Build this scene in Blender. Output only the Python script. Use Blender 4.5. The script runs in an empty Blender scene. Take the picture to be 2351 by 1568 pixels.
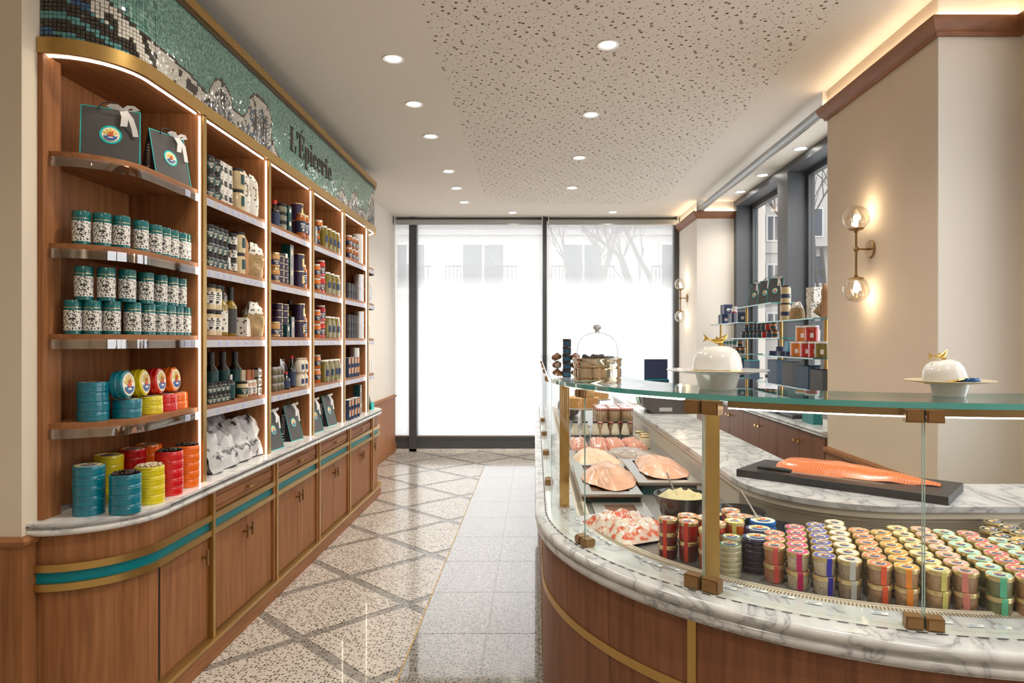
import bpy, math, random
from math import sin, cos, pi, sqrt, radians as R
from mathutils import Vector, Matrix, noise
random.seed(7)
S = bpy.context.scene
COL = S.collection

# ------------------------------------------------------------------ camera, world, exposure
F, PX, PY, H = 1520.0, 1228.0, 784.0, 1.5        # focal length in px, principal point, eye height
cam = bpy.data.cameras.new('camera')
cam.sensor_width = 36.0
cam.lens = F / 2351.0 * 36.0
cam.shift_x = -(PX - 1175.5) / 2351.0
cam.clip_start = 0.05
cam_o = bpy.data.objects.new('camera', cam)
cam_o.location = (0, 0, H)
cam_o.rotation_euler = (R(90), 0, 0)
COL.objects.link(cam_o)
S.camera = cam_o
S.view_settings.view_transform = 'Standard'
S.view_settings.look = 'None'
S.view_settings.gamma = 1.0
S.view_settings.use_curve_mapping = False
S.view_settings.exposure = 0.2
w = bpy.data.worlds.new('sky'); S.world = w; w.use_nodes = True
w.node_tree.nodes['Background'].inputs[0].default_value = (0.985, 0.99, 1.0, 1)
w.node_tree.nodes['Background'].inputs[1].default_value = 2.6
S.cycles.max_bounces = 5
S.cycles.diffuse_bounces = 3
S.cycles.glossy_bounces = 3
S.cycles.transmission_bounces = 4
S.cycles.transparent_max_bounces = 16
S.cycles.use_adaptive_sampling = True
S.cycles.adaptive_threshold = 0.15
S.cycles.caustics_reflective = False
S.cycles.caustics_refractive = False
S.cycles.sample_clamp_indirect = 6.0
DOWN_W, DOWN_COL = 11.5, (1.0, 0.91, 0.78)
LED_S, COVE_S = 11.0, 13.0

def ypx(u, x): return F * x / (u - PX)
def xpx(u, y): return (u - PX) * y / F
def zpx(v, y): return H - (v - PY) * y / F
def ground(u, v, z):
    y = (H - z) * F / (v - PY)
    return ((u - PX) * y / F, y)

# ------------------------------------------------------------------ materials
MATS = {}
def M(name, col, rough=.5, metal=0., emit=None, coat=0., alpha=None, var=None, bump=None, spec=None, trans=0.):
    if name in MATS: return MATS[name]
    m = bpy.data.materials.new(name); m.use_nodes = True
    nt = m.node_tree; b = nt.nodes['Principled BSDF']
    b.inputs['Base Color'].default_value = (*col, 1)
    b.inputs['Roughness'].default_value = rough
    b.inputs['Metallic'].default_value = metal
    if spec is not None: b.inputs['Specular IOR Level'].default_value = spec
    if coat: b.inputs['Coat Weight'].default_value = coat; b.inputs['Coat Roughness'].default_value = .06
    if trans: b.inputs['Transmission Weight'].default_value = trans
    if emit:
        b.inputs['Emission Color'].default_value = (*emit[0], 1)
        b.inputs['Emission Strength'].default_value = emit[1]
    if var or bump:
        g = nt.nodes.new('ShaderNodeNewGeometry')
    if var:     # (scale, amount): soft mottling of the colour
        n = nt.nodes.new('ShaderNodeTexNoise'); n.inputs['Scale'].default_value = var[0]; n.inputs['Detail'].default_value = 4
        nt.links.new(g.outputs['Position'], n.inputs['Vector'])
        mx = nt.nodes.new('ShaderNodeMix'); mx.data_type = 'RGBA'
        mx.inputs[6].default_value = (*[c * (1 - var[1]) for c in col], 1)
        mx.inputs[7].default_value = (*[min(1, c * (1 + var[1])) for c in col], 1)
        nt.links.new(n.outputs['Fac'], mx.inputs[0]); nt.links.new(mx.outputs[2], b.inputs['Base Color'])
    if bump:
        n2 = nt.nodes.new('ShaderNodeTexNoise'); n2.inputs['Scale'].default_value = bump[0]; n2.inputs['Detail'].default_value = 3
        nt.links.new(g.outputs['Position'], n2.inputs['Vector'])
        bp = nt.nodes.new('ShaderNodeBump'); bp.inputs['Strength'].default_value = bump[1]; bp.inputs['Distance'].default_value = .004
        nt.links.new(n2.outputs['Fac'], bp.inputs['Height']); nt.links.new(bp.outputs['Normal'], b.inputs['Normal'])
    MATS[name] = m
    return m

def ramp_mat(name, scale, stops, rough=.4, kind='noise', stretch=(1, 1, 1), dist=0., detail=5., coat=0., obj=False, metal=0., bump=0., ridged=False, spec=None):
    """noise / voronoi / wave pattern through a colour ramp, in world or object space"""
    if name in MATS: return MATS[name]
    m = bpy.data.materials.new(name); m.use_nodes = True
    nt = m.node_tree; b = nt.nodes['Principled BSDF']
    b.inputs['Roughness'].default_value = rough; b.inputs['Metallic'].default_value = metal
    if spec is not None: b.inputs['Specular IOR Level'].default_value = spec
    if coat: b.inputs['Coat Weight'].default_value = coat; b.inputs['Coat Roughness'].default_value = .05
    if obj:
        src = nt.nodes.new('ShaderNodeTexCoord').outputs['Object']
    else:
        src = nt.nodes.new('ShaderNodeNewGeometry').outputs['Position']
    mp = nt.nodes.new('ShaderNodeMapping'); mp.inputs['Scale'].default_value = stretch
    nt.links.new(src, mp.inputs['Vector'])
    if kind == 'noise':
        t = nt.nodes.new('ShaderNodeTexNoise'); t.inputs['Scale'].default_value = scale
        t.inputs['Detail'].default_value = detail; t.inputs['Distortion'].default_value = dist; out = t.outputs['Fac']
    elif kind == 'voronoi':
        t = nt.nodes.new('ShaderNodeTexVoronoi'); t.inputs['Scale'].default_value = scale; out = t.outputs['Distance']
    elif kind == 'cells':
        t = nt.nodes.new('ShaderNodeTexVoronoi'); t.inputs['Scale'].default_value = scale; out = t.outputs['Color']
    else:
        t = nt.nodes.new('ShaderNodeTexWave'); t.inputs['Scale'].default_value = scale
        t.inputs['Distortion'].default_value = dist; t.inputs['Detail'].default_value = detail; out = t.outputs['Fac']
        if kind == 'wavez': t.bands_direction = 'Z'
    nt.links.new(mp.outputs[0], t.inputs['Vector'])
    if ridged:
        a = nt.nodes.new('ShaderNodeMath'); a.operation = 'SUBTRACT'; a.inputs[1].default_value = .5
        c = nt.nodes.new('ShaderNodeMath'); c.operation = 'ABSOLUTE'
        nt.links.new(out, a.inputs[0]); nt.links.new(a.outputs[0], c.inputs[0]); out = c.outputs[0]
    cr = nt.nodes.new('ShaderNodeValToRGB'); e = cr.color_ramp.elements
    while len(e) < len(stops): e.new(.5)
    for el, (p, cc) in zip(e, stops):
        el.position = p; el.color = (*cc, 1)
    nt.links.new(out, cr.inputs[0]); nt.links.new(cr.outputs[0], b.inputs['Base Color'])
    if bump:
        bp = nt.nodes.new('ShaderNodeBump'); bp.inputs['Strength'].default_value = bump; bp.inputs['Distance'].default_value = .003
        nt.links.new(out, bp.inputs['Height']); nt.links.new(bp.outputs['Normal'], b.inputs['Normal'])
    MATS[name] = m
    return m

def thin_glass(name, tint=(1, 1, 1), refl=1.0, base=.04):
    """pane glass: clear, with mirror reflection growing towards grazing angles on both sides"""
    if name in MATS: return MATS[name]
    m = bpy.data.materials.new(name); m.use_nodes = True
    nt = m.node_tree; nt.nodes.remove(nt.nodes['Principled BSDF'])
    out = nt.nodes['Material Output']
    tr = nt.nodes.new('ShaderNodeBsdfTransparent'); tr.inputs[0].default_value = (*tint, 1)
    gl = nt.nodes.new('ShaderNodeBsdfGlossy'); gl.inputs['Roughness'].default_value = 0.0
    lw = nt.nodes.new('ShaderNodeLayerWeight'); lw.inputs[0].default_value = .5
    p = nt.nodes.new('ShaderNodeMath'); p.operation = 'POWER'; p.inputs[1].default_value = 5
    q = nt.nodes.new('ShaderNodeMath'); q.operation = 'MULTIPLY_ADD'; q.inputs[1].default_value = .9 * refl; q.inputs[2].default_value = base
    mx = nt.nodes.new('ShaderNodeMixShader')
    nt.links.new(lw.outputs['Facing'], p.inputs[0]); nt.links.new(p.outputs[0], q.inputs[0])
    nt.links.new(q.outputs[0], mx.inputs[0]); nt.links.new(tr.outputs[0], mx.inputs[1]); nt.links.new(gl.outputs[0], mx.inputs[2])
    nt.links.new(mx.outputs[0], out.inputs[0])
    MATS[name] = m
    return m

def film_glass(name):
    """shop window with a frosted film that is opaque low down and fades out towards the top"""
    m = thin_glass(name, (1, 1, 1), .6, .03)
    nt = m.node_tree; out = nt.nodes['Material Output']; clear = out.inputs[0].links[0].from_socket
    g = nt.nodes.new('ShaderNodeNewGeometry'); s = nt.nodes.new('ShaderNodeSeparateXYZ')
    nt.links.new(g.outputs['Position'], s.inputs[0])
    mr = nt.nodes.new('ShaderNodeMapRange'); mr.interpolation_type = 'LINEAR'
    mr.inputs[1].default_value = 1.8; mr.inputs[2].default_value = 2.4
    mr.inputs[3].default_value = .97; mr.inputs[4].default_value = .30
    nt.links.new(s.outputs[2], mr.inputs[0])
    tl = nt.nodes.new('ShaderNodeBsdfTranslucent'); tl.inputs[0].default_value = (.97, .97, .97, 1)
    mx = nt.nodes.new('ShaderNodeMixShader')
    nt.links.new(mr.outputs[0], mx.inputs[0]); nt.links.new(clear, mx.inputs[1]); nt.links.new(tl.outputs[0], mx.inputs[2])
    nt.links.new(mx.outputs[0], out.inputs[0])
    return m

def emit_mat(name, col, s):
    return M(name, (.9, .88, .84), .5, emit=(col, s))

WOODC = [(.25, (.205, .080, .030)), (.5, (.295, .122, .047)), (.75, (.375, .165, .068))]
wood = ramp_mat('walnut_veneer_upright', 5, WOODC, .5, stretch=(9, 9, .5), dist=.6, detail=6, spec=.22)
wood_h = ramp_mat('walnut_veneer_lengthwise', 5, WOODC, .5, stretch=(9, .5, 9), dist=.6, detail=6, spec=.22)
wood_x = ramp_mat('walnut_veneer_crosswise', 5, WOODC, .5, stretch=(.5, 9, 9), dist=.6, detail=6, spec=.22)
wood_d = ramp_mat('dark_walnut_doors', 5, [(.25, (.115, .040, .016)), (.5, (.17, .062, .025)), (.75, (.22, .085, .036))], .45, stretch=(9, 9, .5), dist=.6, detail=6, spec=.25)
wood_c = ramp_mat('walnut_counter_front', 4, [(.25, (.135, .050, .023)), (.5, (.205, .080, .037)), (.75, (.27, .112, .054))], .45, stretch=(9, 9, .5), dist=.7, detail=6, spec=.3)
crownw = ramp_mat('walnut_crown', 5, [(.2, (.20, .075, .028)), (.8, (.33, .135, .055))], .45, stretch=(3, .6, 6), detail=5)
brass = M('brushed_brass', (.52, .33, .11), .34, .9, var=(30, .08))
bronze = M('bronze_fitting', (.30, .175, .075), .38, .75)
brassp = M('polished_brass_post', (.62, .40, .15), .14, 1.)
gold = M('polished_gold', (.90, .62, .18), .12, 1.)
goldlid = M('gold_lid_metal', (.80, .65, .36), .3, .9)
teal_band = M('teal_lacquer', (.0, .215, .26), .4, spec=.3)
marble = ramp_mat('veined_marble', 4.5, [(.0, (.40, .39, .40)), (.006, (.58, .57, .57)), (.03, (.70, .69, .68)), (.12, (.78, .77, .755))], .2, dist=1.6, detail=10, ridged=True, stretch=(1, .8, 1.2))
marble_g = ramp_mat('grey_veined_marble', 3.4, [(.0, (.24, .24, .26)), (.007, (.42, .42, .44)), (.04, (.54, .545, .56)), (.16, (.645, .65, .66))], .2, dist=1.8, detail=12, ridged=True, stretch=(1.4, .8, 1.2))
plaster = M('cream_plaster', (.74, .645, .51), .85, var=(3, .03), bump=(220, .05))
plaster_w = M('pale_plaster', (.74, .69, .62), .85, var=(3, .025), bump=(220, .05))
ceil_m = M('ceiling_paint', (.74, .68, .60), .9, var=(2, .02))
hole_m = M('perforation_shadow', (.19, .14, .085), .9)
frame_m = M('charcoal_window_frame', (.075, .08, .088), .4, var=(6, .06))
beige_m = M('beige_enamel', (.66, .58, .48), .35)
steel = M('brushed_steel', (.55, .53, .50), .28, 1.)
alu = thin_glass('price_rail_plastic', (.90, .88, .88), .9, .22)
alu_d = M('price_rail_insert', (.46, .44, .47), .35)
white_g = M('white_porcelain', (.70, .695, .68), .14, coat=.5)
black_m = M('black_matt', (.012, .012, .014), .45)
slate = M('black_slate', (.022, .022, .024), .4, var=(40, .3))
glass = thin_glass('clear_glass')
case_glass = thin_glass('case_glass', (.985, 1, .995), .55, .025)
top_glass = thin_glass('counter_top_glass', (.93, .985, .97), 1.0, .07)
edge_m = M('glass_edge_teal', (.06, .34, .33), .08, coat=1., spec=.8)
film = film_glass('frosted_film_glass')
led = emit_mat('led_strip', (1.0, .88, .73), LED_S)
led_w = emit_mat('led_strip_cool', (1.0, .93, .85), 6.0)
cove = emit_mat('cove_led', (1.0, .80, .56), COVE_S)
lens_m = emit_mat('downlight_lens', (1.0, .95, .86), 14.0)
bulb_m = emit_mat('bulb_glow', (1.0, .84, .62), 14.0)
pier_shade_m = M('shaded_side_plaster', (.66, .55, .43), .85, var=(3, .03), bump=(220, .05))  # darker tone puts the shade of the pier's side into its colour
teal = M('teal_tin_paint', (.0, .115, .125), .25, coat=.4)
tealb = M('teal_caviar_tin', (.0, .17, .25), .22, coat=.5)
yellow = M('yellow_tin', (.70, .57, .01), .22, coat=.5)
red = M('red_tin', (.60, .008, .012), .22, coat=.5)
orange = M('orange_tin', (.82, .15, .008), .22, coat=.5)
turq = M('turquoise_edge', (.0, .48, .46), .5)
charcoal = M('charcoal_paper', (.062, .060, .060), .5)
blackp = M('black_paper', (.012, .012, .015), .55)
cream = M('cream_print', (.80, .75, .62), .55)
white_p = M('white_paper', (.80, .79, .76), .6)
ribbon_m = M('white_ribbon', (.78, .77, .76), .4)
navy = M('navy_label', (.018, .03, .085), .45)
purple = M('aubergine_tin', (.030, .016, .055), .35)
greenlab = M('bottle_green_label', (.0, .042, .044), .45)
grey_c = M('grey_carton', (.26, .26, .27), .5)
silver = M('silver_foil', (.62, .62, .63), .3, .7)
kraft = M('kraft_paper', (.42, .22, .10), .7, var=(8, .1))
amber = M('amber_content', (.36, .10, .02), .12, coat=.8)
redj = M('red_content', (.42, .012, .008), .12, coat=.8)
redd = M('dark_red_content', (.16, .01, .018), .15, coat=.8)
orangej = M('orange_content', (.66, .13, .01), .12, coat=.8, var=(300, .3))
olive = M('olive_content', (.16, .12, .012), .12, coat=.8, var=(90, .5))
olivel = M('olive_oil_glass', (.25, .16, .012), .08, coat=1.)
darkg = M('dark_bottle_glass', (.010, .012, .010), .06, coat=1.)
dark_j = M('dark_jar_glass', (.035, .028, .022), .08, coat=1.)
rice = M('grain_content', (.55, .43, .24), .3, coat=.6, var=(260, .35))
cream_c = M('cream_content', (.72, .66, .52), .2, coat=.6)
pasta = ramp_mat('dried_pasta', 95, [(.2, (.20, .10, .03)), (.5, (.48, .32, .13)), (.8, (.58, .42, .20))], .5, kind='wave', dist=14, detail=3, obj=True, bump=.5)
floral = ramp_mat('floral_print', 170, [(.53, (.80, .78, .74)), (.545, (.03, .028, .028))], .5, detail=1.5, obj=True)
floral2 = ramp_mat('truffle_print', 48, [(.27, (.035, .032, .03)), (.30, (.74, .71, .65))], .5, kind='voronoi', obj=True)
silverbag = ramp_mat('white_foil_bag_print', 20, [(.36, (.035, .035, .04)), (.42, (.22, .22, .23)), (.46, (.52, .52, .53)), (.7, (.60, .60, .61))], .28, detail=3, obj=True)

# ------------------------------------------------------------------ mesh builder
class MB:
    def __init__(s): s.v, s.f, s.m = [], [], []
    def add(s, vs, fs, mat):
        o = len(s.v); s.v += [tuple(p) for p in vs]
        for f in fs: s.f.append(tuple(i + o for i in f)); s.m.append(mat)
        return s
    def box(s, x0, x1, y0, y1, z0, z1, mat, T=None):
        vs = [Vector((x, y, z)) for z in (z0, z1) for y in (y0, y1) for x in (x0, x1)]
        if T: vs = [T @ p for p in vs]
        return s.add(vs, [(0, 2, 3, 1), (4, 5, 7, 6), (0, 1, 5, 4), (2, 6, 7, 3), (0, 4, 6, 2), (1, 3, 7, 5)], mat)
    def prism(s, poly, z0, z1, mat, T=None, side=None, top=True, bottom=True):
        n = len(poly); vs = [Vector((x, y, z0)) for x, y in poly] + [Vector((x, y, z1)) for x, y in poly]
        if T: vs = [T @ p for p in vs]
        s.add(vs, [(i, (i + 1) % n, n + (i + 1) % n, n + i) for i in range(n)], side or mat)
        o = len(s.v) - 2 * n
        if bottom: s.f.append(tuple(o + i for i in reversed(range(n)))); s.m.append(mat)
        if top: s.f.append(tuple(o + n + i for i in range(n))); s.m.append(mat)
        return s
    def lathe(s, prof, seg, mat, at=(0, 0, 0), T=None, a0=0., a1=2 * pi):
        full = abs(a1 - a0 - 2 * pi) < 1e-4; k = seg if full else seg + 1; n = len(prof)
        mats = mat if isinstance(mat, list) else [mat] * (n - 1)
        vs = []
        for i in range(k):
            a = a0 + (a1 - a0) * i / seg
            for r, z in prof: vs.append(Vector((at[0] + r * cos(a), at[1] + r * sin(a), at[2] + z)))
        if T: vs = [T @ p for p in vs]
        o = len(s.v); s.v += [tuple(p) for p in vs]
        for i in range(seg):
            a, b = i * n, ((i + 1) % k) * n
            for j in range(n - 1):
                p0, p1 = prof[j][0] < 1e-6, prof[j + 1][0] < 1e-6
                if p0 and p1: continue
                q = (a + j, b + j, b + j + 1, a + j + 1)
                if p0: q = (a + j, b + j + 1, a + j + 1)
                if p1: q = (a + j, b + j, a + j + 1)
                s.f.append(tuple(o + t for t in q)); s.m.append(mats[j])
        return s
    def tube(s, pts, r, mat, seg=8, cap=True):
        pts = [Vector(p) for p in pts]; n = len(pts); rr = r if isinstance(r, (list, tuple)) else [r] * n
        up = Vector((0, 0, 1)); vs = []
        t0 = (pts[1] - pts[0]).normalized()
        a = t0.cross(up)
        if a.length < 1e-3: a = t0.cross(Vector((1, 0, 0)))
        a.normalize()
        for i, p in enumerate(pts):
            t = (pts[min(i + 1, n - 1)] - pts[max(i - 1, 0)]).normalized()
            a = (a - t * a.dot(t)).normalized(); b = t.cross(a)
            for k in range(seg):
                q = 2 * pi * k / seg; vs.append(p + (a * cos(q) + b * sin(q)) * rr[i])
        fs = [(i * seg + k, i * seg + (k + 1) % seg, (i + 1) * seg + (k + 1) % seg, (i + 1) * seg + k) for i in range(n - 1) for k in range(seg)]
        if cap: fs += [tuple(reversed(range(seg))), tuple(range((n - 1) * seg, n * seg))]
        return s.add(vs, fs, mat)
    def sweep(s, path, prof, mat, closed=True, cap=True):
        """profile points (outward offset, z) carried along a plan path; outward = right of travel"""
        n, k = len(path), len(prof); nr = normals(path); vs = []
        for (x, y), (a, b) in zip(path, nr):
            for o, z in prof: vs.append((x + a * o, y + b * o, z))
        e = k if closed else k - 1
        fs = [(i * k + j, (i + 1) * k + j, (i + 1) * k + (j + 1) % k, i * k + (j + 1) % k) for i in range(n - 1) for j in range(e)]
        if cap and closed: fs += [tuple(reversed(range(k))), tuple((n - 1) * k + j for j in range(k))]
        return s.add(vs, fs, mat)
    def ring(s, A, B, z0, z1, mat):
        n = len(A); vs = [(x, y, z) for z in (z0, z1) for P in (A, B) for x, y in P]; fs = []
        for i in range(n - 1):
            fs += [(2 * n + i, 2 * n + i + 1, 3 * n + i + 1, 3 * n + i), (i, n + i, n + i + 1, i + 1),
                   (i, i + 1, 2 * n + i + 1, 2 * n + i), (n + i, 3 * n + i, 3 * n + i + 1, n + i + 1)]
        fs += [(0, 2 * n, 3 * n, n), (n - 1, 2 * n - 1, 4 * n - 1, 3 * n - 1)]
        return s.add(vs, fs, mat)
    def art(s, polys, T, eps=.0004):
        """flat print: list of (polygon, material), each a hair in front of the one before"""
        for i, (p, mat) in enumerate(polys):
            s.add([T @ Vector((a, b, eps * (i + 1))) for a, b in p], [tuple(range(len(p)))], mat)
        return s
    def merge(s, o):
        k = len(s.v); s.v += o.v; s.f += [tuple(i + k for i in f) for f in o.f]; s.m += o.m; return s
    def mesh(s, name, angle=38):
        me = bpy.data.meshes.new(name); me.from_pydata(s.v, [], s.f)
        mats = []
        for m in s.m:
            if m not in mats: mats.append(m)
        for m in mats: me.materials.append(m)
        ix = {m: i for i, m in enumerate(mats)}
        me.polygons.foreach_set('material_index', [ix[m] for m in s.m])
        me.polygons.foreach_set('use_smooth', [True] * len(s.f))
        me.set_sharp_from_angle(angle=R(angle)); me.update()
        return me
    def build(s, name, parent=None, angle=38, **kw):
        return link(name, s.mesh(name, angle), parent, **kw)

def normals(path):
    n = len(path); out = []
    for i in range(n):
        ds = []
        for a, b in ((i - 1, i), (i, i + 1)):
            if a < 0 or b >= n: continue
            dx, dy = path[b][0] - path[a][0], path[b][1] - path[a][1]; l = math.hypot(dx, dy) or 1
            ds.append((dy / l, -dx / l))
        x = sum(d[0] for d in ds); y = sum(d[1] for d in ds); l = math.hypot(x, y) or 1
        x, y = x / l, y / l; c = max(.5, x * ds[0][0] + y * ds[0][1])
        out.append((x / c, y / c))
    return out
def offset(path, o):
    return [(x + a * o, y + b * o) for (x, y), (a, b) in zip(path, normals(path))]
def at_u(path, u):
    """point of a plan path that lies at picture column u"""
    best = None
    for (x0, y0), (x1, y1) in zip(path, path[1:]):
        nk = max(12, int(math.hypot(x1 - x0, y1 - y0) / .004))
        for k in range(nk):
            t = k / nk; x, y = x0 + (x1 - x0) * t, y0 + (y1 - y0) * t
            e = abs(PX + F * x / y - u)
            if best is None or e < best[0]: best = (e, x, y)
    return best[1], best[2]
def link(name, me, parent=None, label=None, cat=None, group=None, kind=None, loc=None, rz=0):
    o = bpy.data.objects.new(name, me); COL.objects.link(o)
    if parent: o.parent = parent
    if loc: o.location = loc
    if rz: o.rotation_euler = (0, 0, rz)
    for k, v in (('label', label), ('category', cat), ('group', group), ('kind', kind)):
        if v: o[k] = v
    return o
def thing(name, label, cat, loc=(0, 0, 0), group=None, rz=0, kind=None):
    return link(name, None, None, label, cat, group, kind, loc, rz)

class Spec:
    """a kind of thing: parts as (name, MB, [sub-parts]); placed any number of times, sharing mesh data"""
    def __init__(s, name, cat, parts, merge=False):
        s.name, s.cat = name, cat
        if merge:
            a = MB()
            for p in parts:
                a.merge(p[1])
                for q in (p[2] if len(p) > 2 else []): a.merge(q[1])
            parts = [(name, a)]
        s.parts = [(p[0], p[1].mesh(p[0]), [(q[0], q[1].mesh(q[0])) for q in (p[2] if len(p) > 2 else [])]) for p in parts]
    def put(s, loc, label, group=None, rz=0, rot=None):
        if len(s.parts) == 1 and not s.parts[0][2]:
            o = link(s.name, s.parts[0][1], None, label, s.cat, group, None, loc, rz)
        else:
            o = thing(s.name, label, s.cat, loc, group, rz)
            for n, me, subs in s.parts:
                c = link(n, me, o)
                for sn, sm in subs: link(sn, sm, c)
        if rot: o.rotation_euler = rot
        return o

ORD = ['first', 'second', 'third', 'fourth', 'fifth', 'sixth', 'seventh', 'eighth', 'ninth', 'tenth', 'eleventh', 'twelfth', 'thirteenth', 'fourteenth', 'fifteenth', 'sixteenth', 'seventeenth', 'eighteenth', 'nineteenth', 'twentieth']
def ell(rx, ry, n=20, cx=0, cy=0): return [(cx + rx * cos(2 * pi * i / n), cy + ry * sin(2 * pi * i / n)) for i in range(n)]
def rect(x0, x1, y0, y1): return [(x0, y0), (x1, y0), (x1, y1), (x0, y1)]
FRONT_X = Matrix(((0, 0, 1, 0), (1, 0, 0, 0), (0, 1, 0, 0), (0, 0, 0, 1)))     # art plane facing +x
FRONT_Y = Matrix(((1, 0, 0, 0), (0, 0, -1, 0), (0, 1, 0, 0), (0, 0, 0, 1)))    # art plane facing -y
def TR(x, y, z): return Matrix.Translation((x, y, z))
def RX(a): return Matrix.Rotation(a, 4, 'X')
def RY(a): return Matrix.Rotation(a, 4, 'Y')
def RZ(a): return Matrix.Rotation(a, 4, 'Z')

art_red = M('print_red', (.62, .07, .02), .5); art_blue = M('print_blue', (.03, .10, .34), .5)
art_yel = M('print_yellow', (.85, .60, .06), .5); art_black = M('print_black', (.02, .02, .02), .5)
art_cream = M('print_cream', (.85, .80, .64), .45)
def emblem(rx, ry, ring, rays=True, rings=True, inner=.80):
    """round ship emblem: coloured ring, cream field, sun rays, red ship, blue waves"""
    P = []
    if rings: P.append((ell(rx, ry), ring))
    a, b = (inner, inner) if rings else (1, 1)
    P.append((ell(rx * a, ry * a), art_cream))
    a *= .82
    if rays:
        for k in range(5):
            t0, t1 = R(14 + 33 * k), R(30 + 33 * k)
            P.append(([(0, -.15 * ry), (rx * a * cos(t0), ry * a * sin(t0)), (rx * a * cos(t1), ry * a * sin(t1))], art_yel))
    wv = [(-rx * a * .92, -ry * a * .38)] + [(rx * a * (-.92 + 1.84 * i / 8), -ry * a * (.20 + .12 * (i % 2))) for i in range(9)]
    P.append((wv + [(rx * a * cos(t), ry * a * sin(t)) for t in [R(-25 - 130 * i / 8) for i in range(9)]], art_blue))
    P.append(([(-rx * .5 * a, -ry * .5 * a), (rx * .1 * a, -ry * .36 * a), (rx * .5 * a, -ry * .55 * a), (0, -ry * .62 * a)], art_cream))
    P.append(([(-rx * .42 * a, -ry * .02 * a), (rx * .42 * a, ry * .05 * a), (rx * .3 * a, -ry * .28 * a), (-rx * .3 * a, -ry * .28 * a)], art_red))
    P.append(([(-rx * .30 * a, ry * .05 * a), (rx * .02 * a, ry * .10 * a), (-rx * .02 * a, ry * .62 * a)], art_red))
    P.append(([(rx * .05 * a, ry * .08 * a), (rx * .38 * a, ry * .12 * a), (rx * .24 * a, ry * .72 * a)], art_red))
    return P
def text_mb(txt, size, mat, T, align='CENTER'):
    cu = bpy.data.curves.new('t', 'FONT'); cu.body = txt; cu.size = size; cu.align_x = align; cu.align_y = 'CENTER'; cu.resolution_u = 2
    o = bpy.data.objects.new('t', cu); COL.objects.link(o)
    dg = bpy.context.evaluated_depsgraph_get(); me = bpy.data.meshes.new_from_object(o.evaluated_get(dg))
    mb = MB().add([T @ v.co for v in me.vertices], [tuple(p.vertices) for p in me.polygons], mat)
    bpy.data.objects.remove(o); bpy.data.curves.remove(cu); bpy.data.meshes.remove(me)
    return mb

# ------------------------------------------------------------------ room shell
ZC, YE = 3.2, 9.08          # ceiling height, end wall
XL, XP, XR = -1.93, -1.845, 1.98
def struct(name, mb, label, parent=None): return mb.build(name, parent, label=None if parent else label, kind=None if parent else 'structure')

def terrazzo(name, ca, cb, chip, chip2, rough, coat, coat_ior=1.5, dens=.42):
    m = M(name, ca, rough, coat=coat); nt = m.node_tree; b = nt.nodes['Principled BSDF']; b.inputs['Coat IOR'].default_value = coat_ior; b.inputs['Coat Roughness'].default_value = .02
    g = nt.nodes.new('ShaderNodeNewGeometry'); prev = None
    nz = nt.nodes.new('ShaderNodeTexNoise'); nz.inputs['Scale'].default_value = 70; nz.inputs['Detail'].default_value = 2; nt.links.new(g.outputs['Position'], nz.inputs['Vector'])
    mx = nt.nodes.new('ShaderNodeMix'); mx.data_type = 'RGBA'; mx.inputs[6].default_value = (*ca, 1); mx.inputs[7].default_value = (*cb, 1); nt.links.new(nz.outputs['Fac'], mx.inputs[0]); prev = mx.outputs[2]
    for sc_, col, th, dn in ((58, chip, .33, dens), (100, chip2, .36, dens * .8)):
        v = nt.nodes.new('ShaderNodeTexVoronoi'); v.inputs['Scale'].default_value = sc_; v.voronoi_dimensions = '2D'; nt.links.new(g.outputs['Position'], v.inputs['Vector'])
        sp = nt.nodes.new('ShaderNodeSeparateColor'); nt.links.new(v.outputs['Color'], sp.inputs[0])
        a = nt.nodes.new('ShaderNodeMath'); a.operation = 'LESS_THAN'; a.inputs[1].default_value = th; nt.links.new(v.outputs['Distance'], a.inputs[0])
        c = nt.nodes.new('ShaderNodeMath'); c.operation = 'LESS_THAN'; c.inputs[1].default_value = dn; nt.links.new(sp.outputs[0], c.inputs[0])
        d = nt.nodes.new('ShaderNodeMath'); d.operation = 'MULTIPLY'; nt.links.new(a.outputs[0], d.inputs[0]); nt.links.new(c.outputs[0], d.inputs[1])
        k = nt.nodes.new('ShaderNodeMix'); k.data_type = 'RGBA'; k.inputs[7].default_value = (*col, 1); nt.links.new(d.outputs[0], k.inputs[0]); nt.links.new(prev, k.inputs[6]); prev = k.outputs[2]
    nt.links.new(prev, b.inputs['Base Color'])
    return m
ter = terrazzo('terrazzo_pale', (.44, .40, .355), (.60, .56, .51), (.085, .07, .06), (.20, .175, .15), .18, .35)
ter_d = terrazzo('terrazzo_grey_band', (.20, .19, .175), (.30, .285, .265), (.06, .055, .05), (.12, .11, .10), .18, .35)
ter_p = terrazzo('terrazzo_polished', (.26, .235, .21), (.36, .33, .295), (.055, .048, .042), (.12, .105, .09), .12, 1., 2.1, .5)
floor = MB().box(-3.2, 2.7, -3.5, 9.2, -.08, -.002, ter_d).build('floor', label='pale terrazzo floor laid in diamonds with grey bands', kind='structure')

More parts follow.
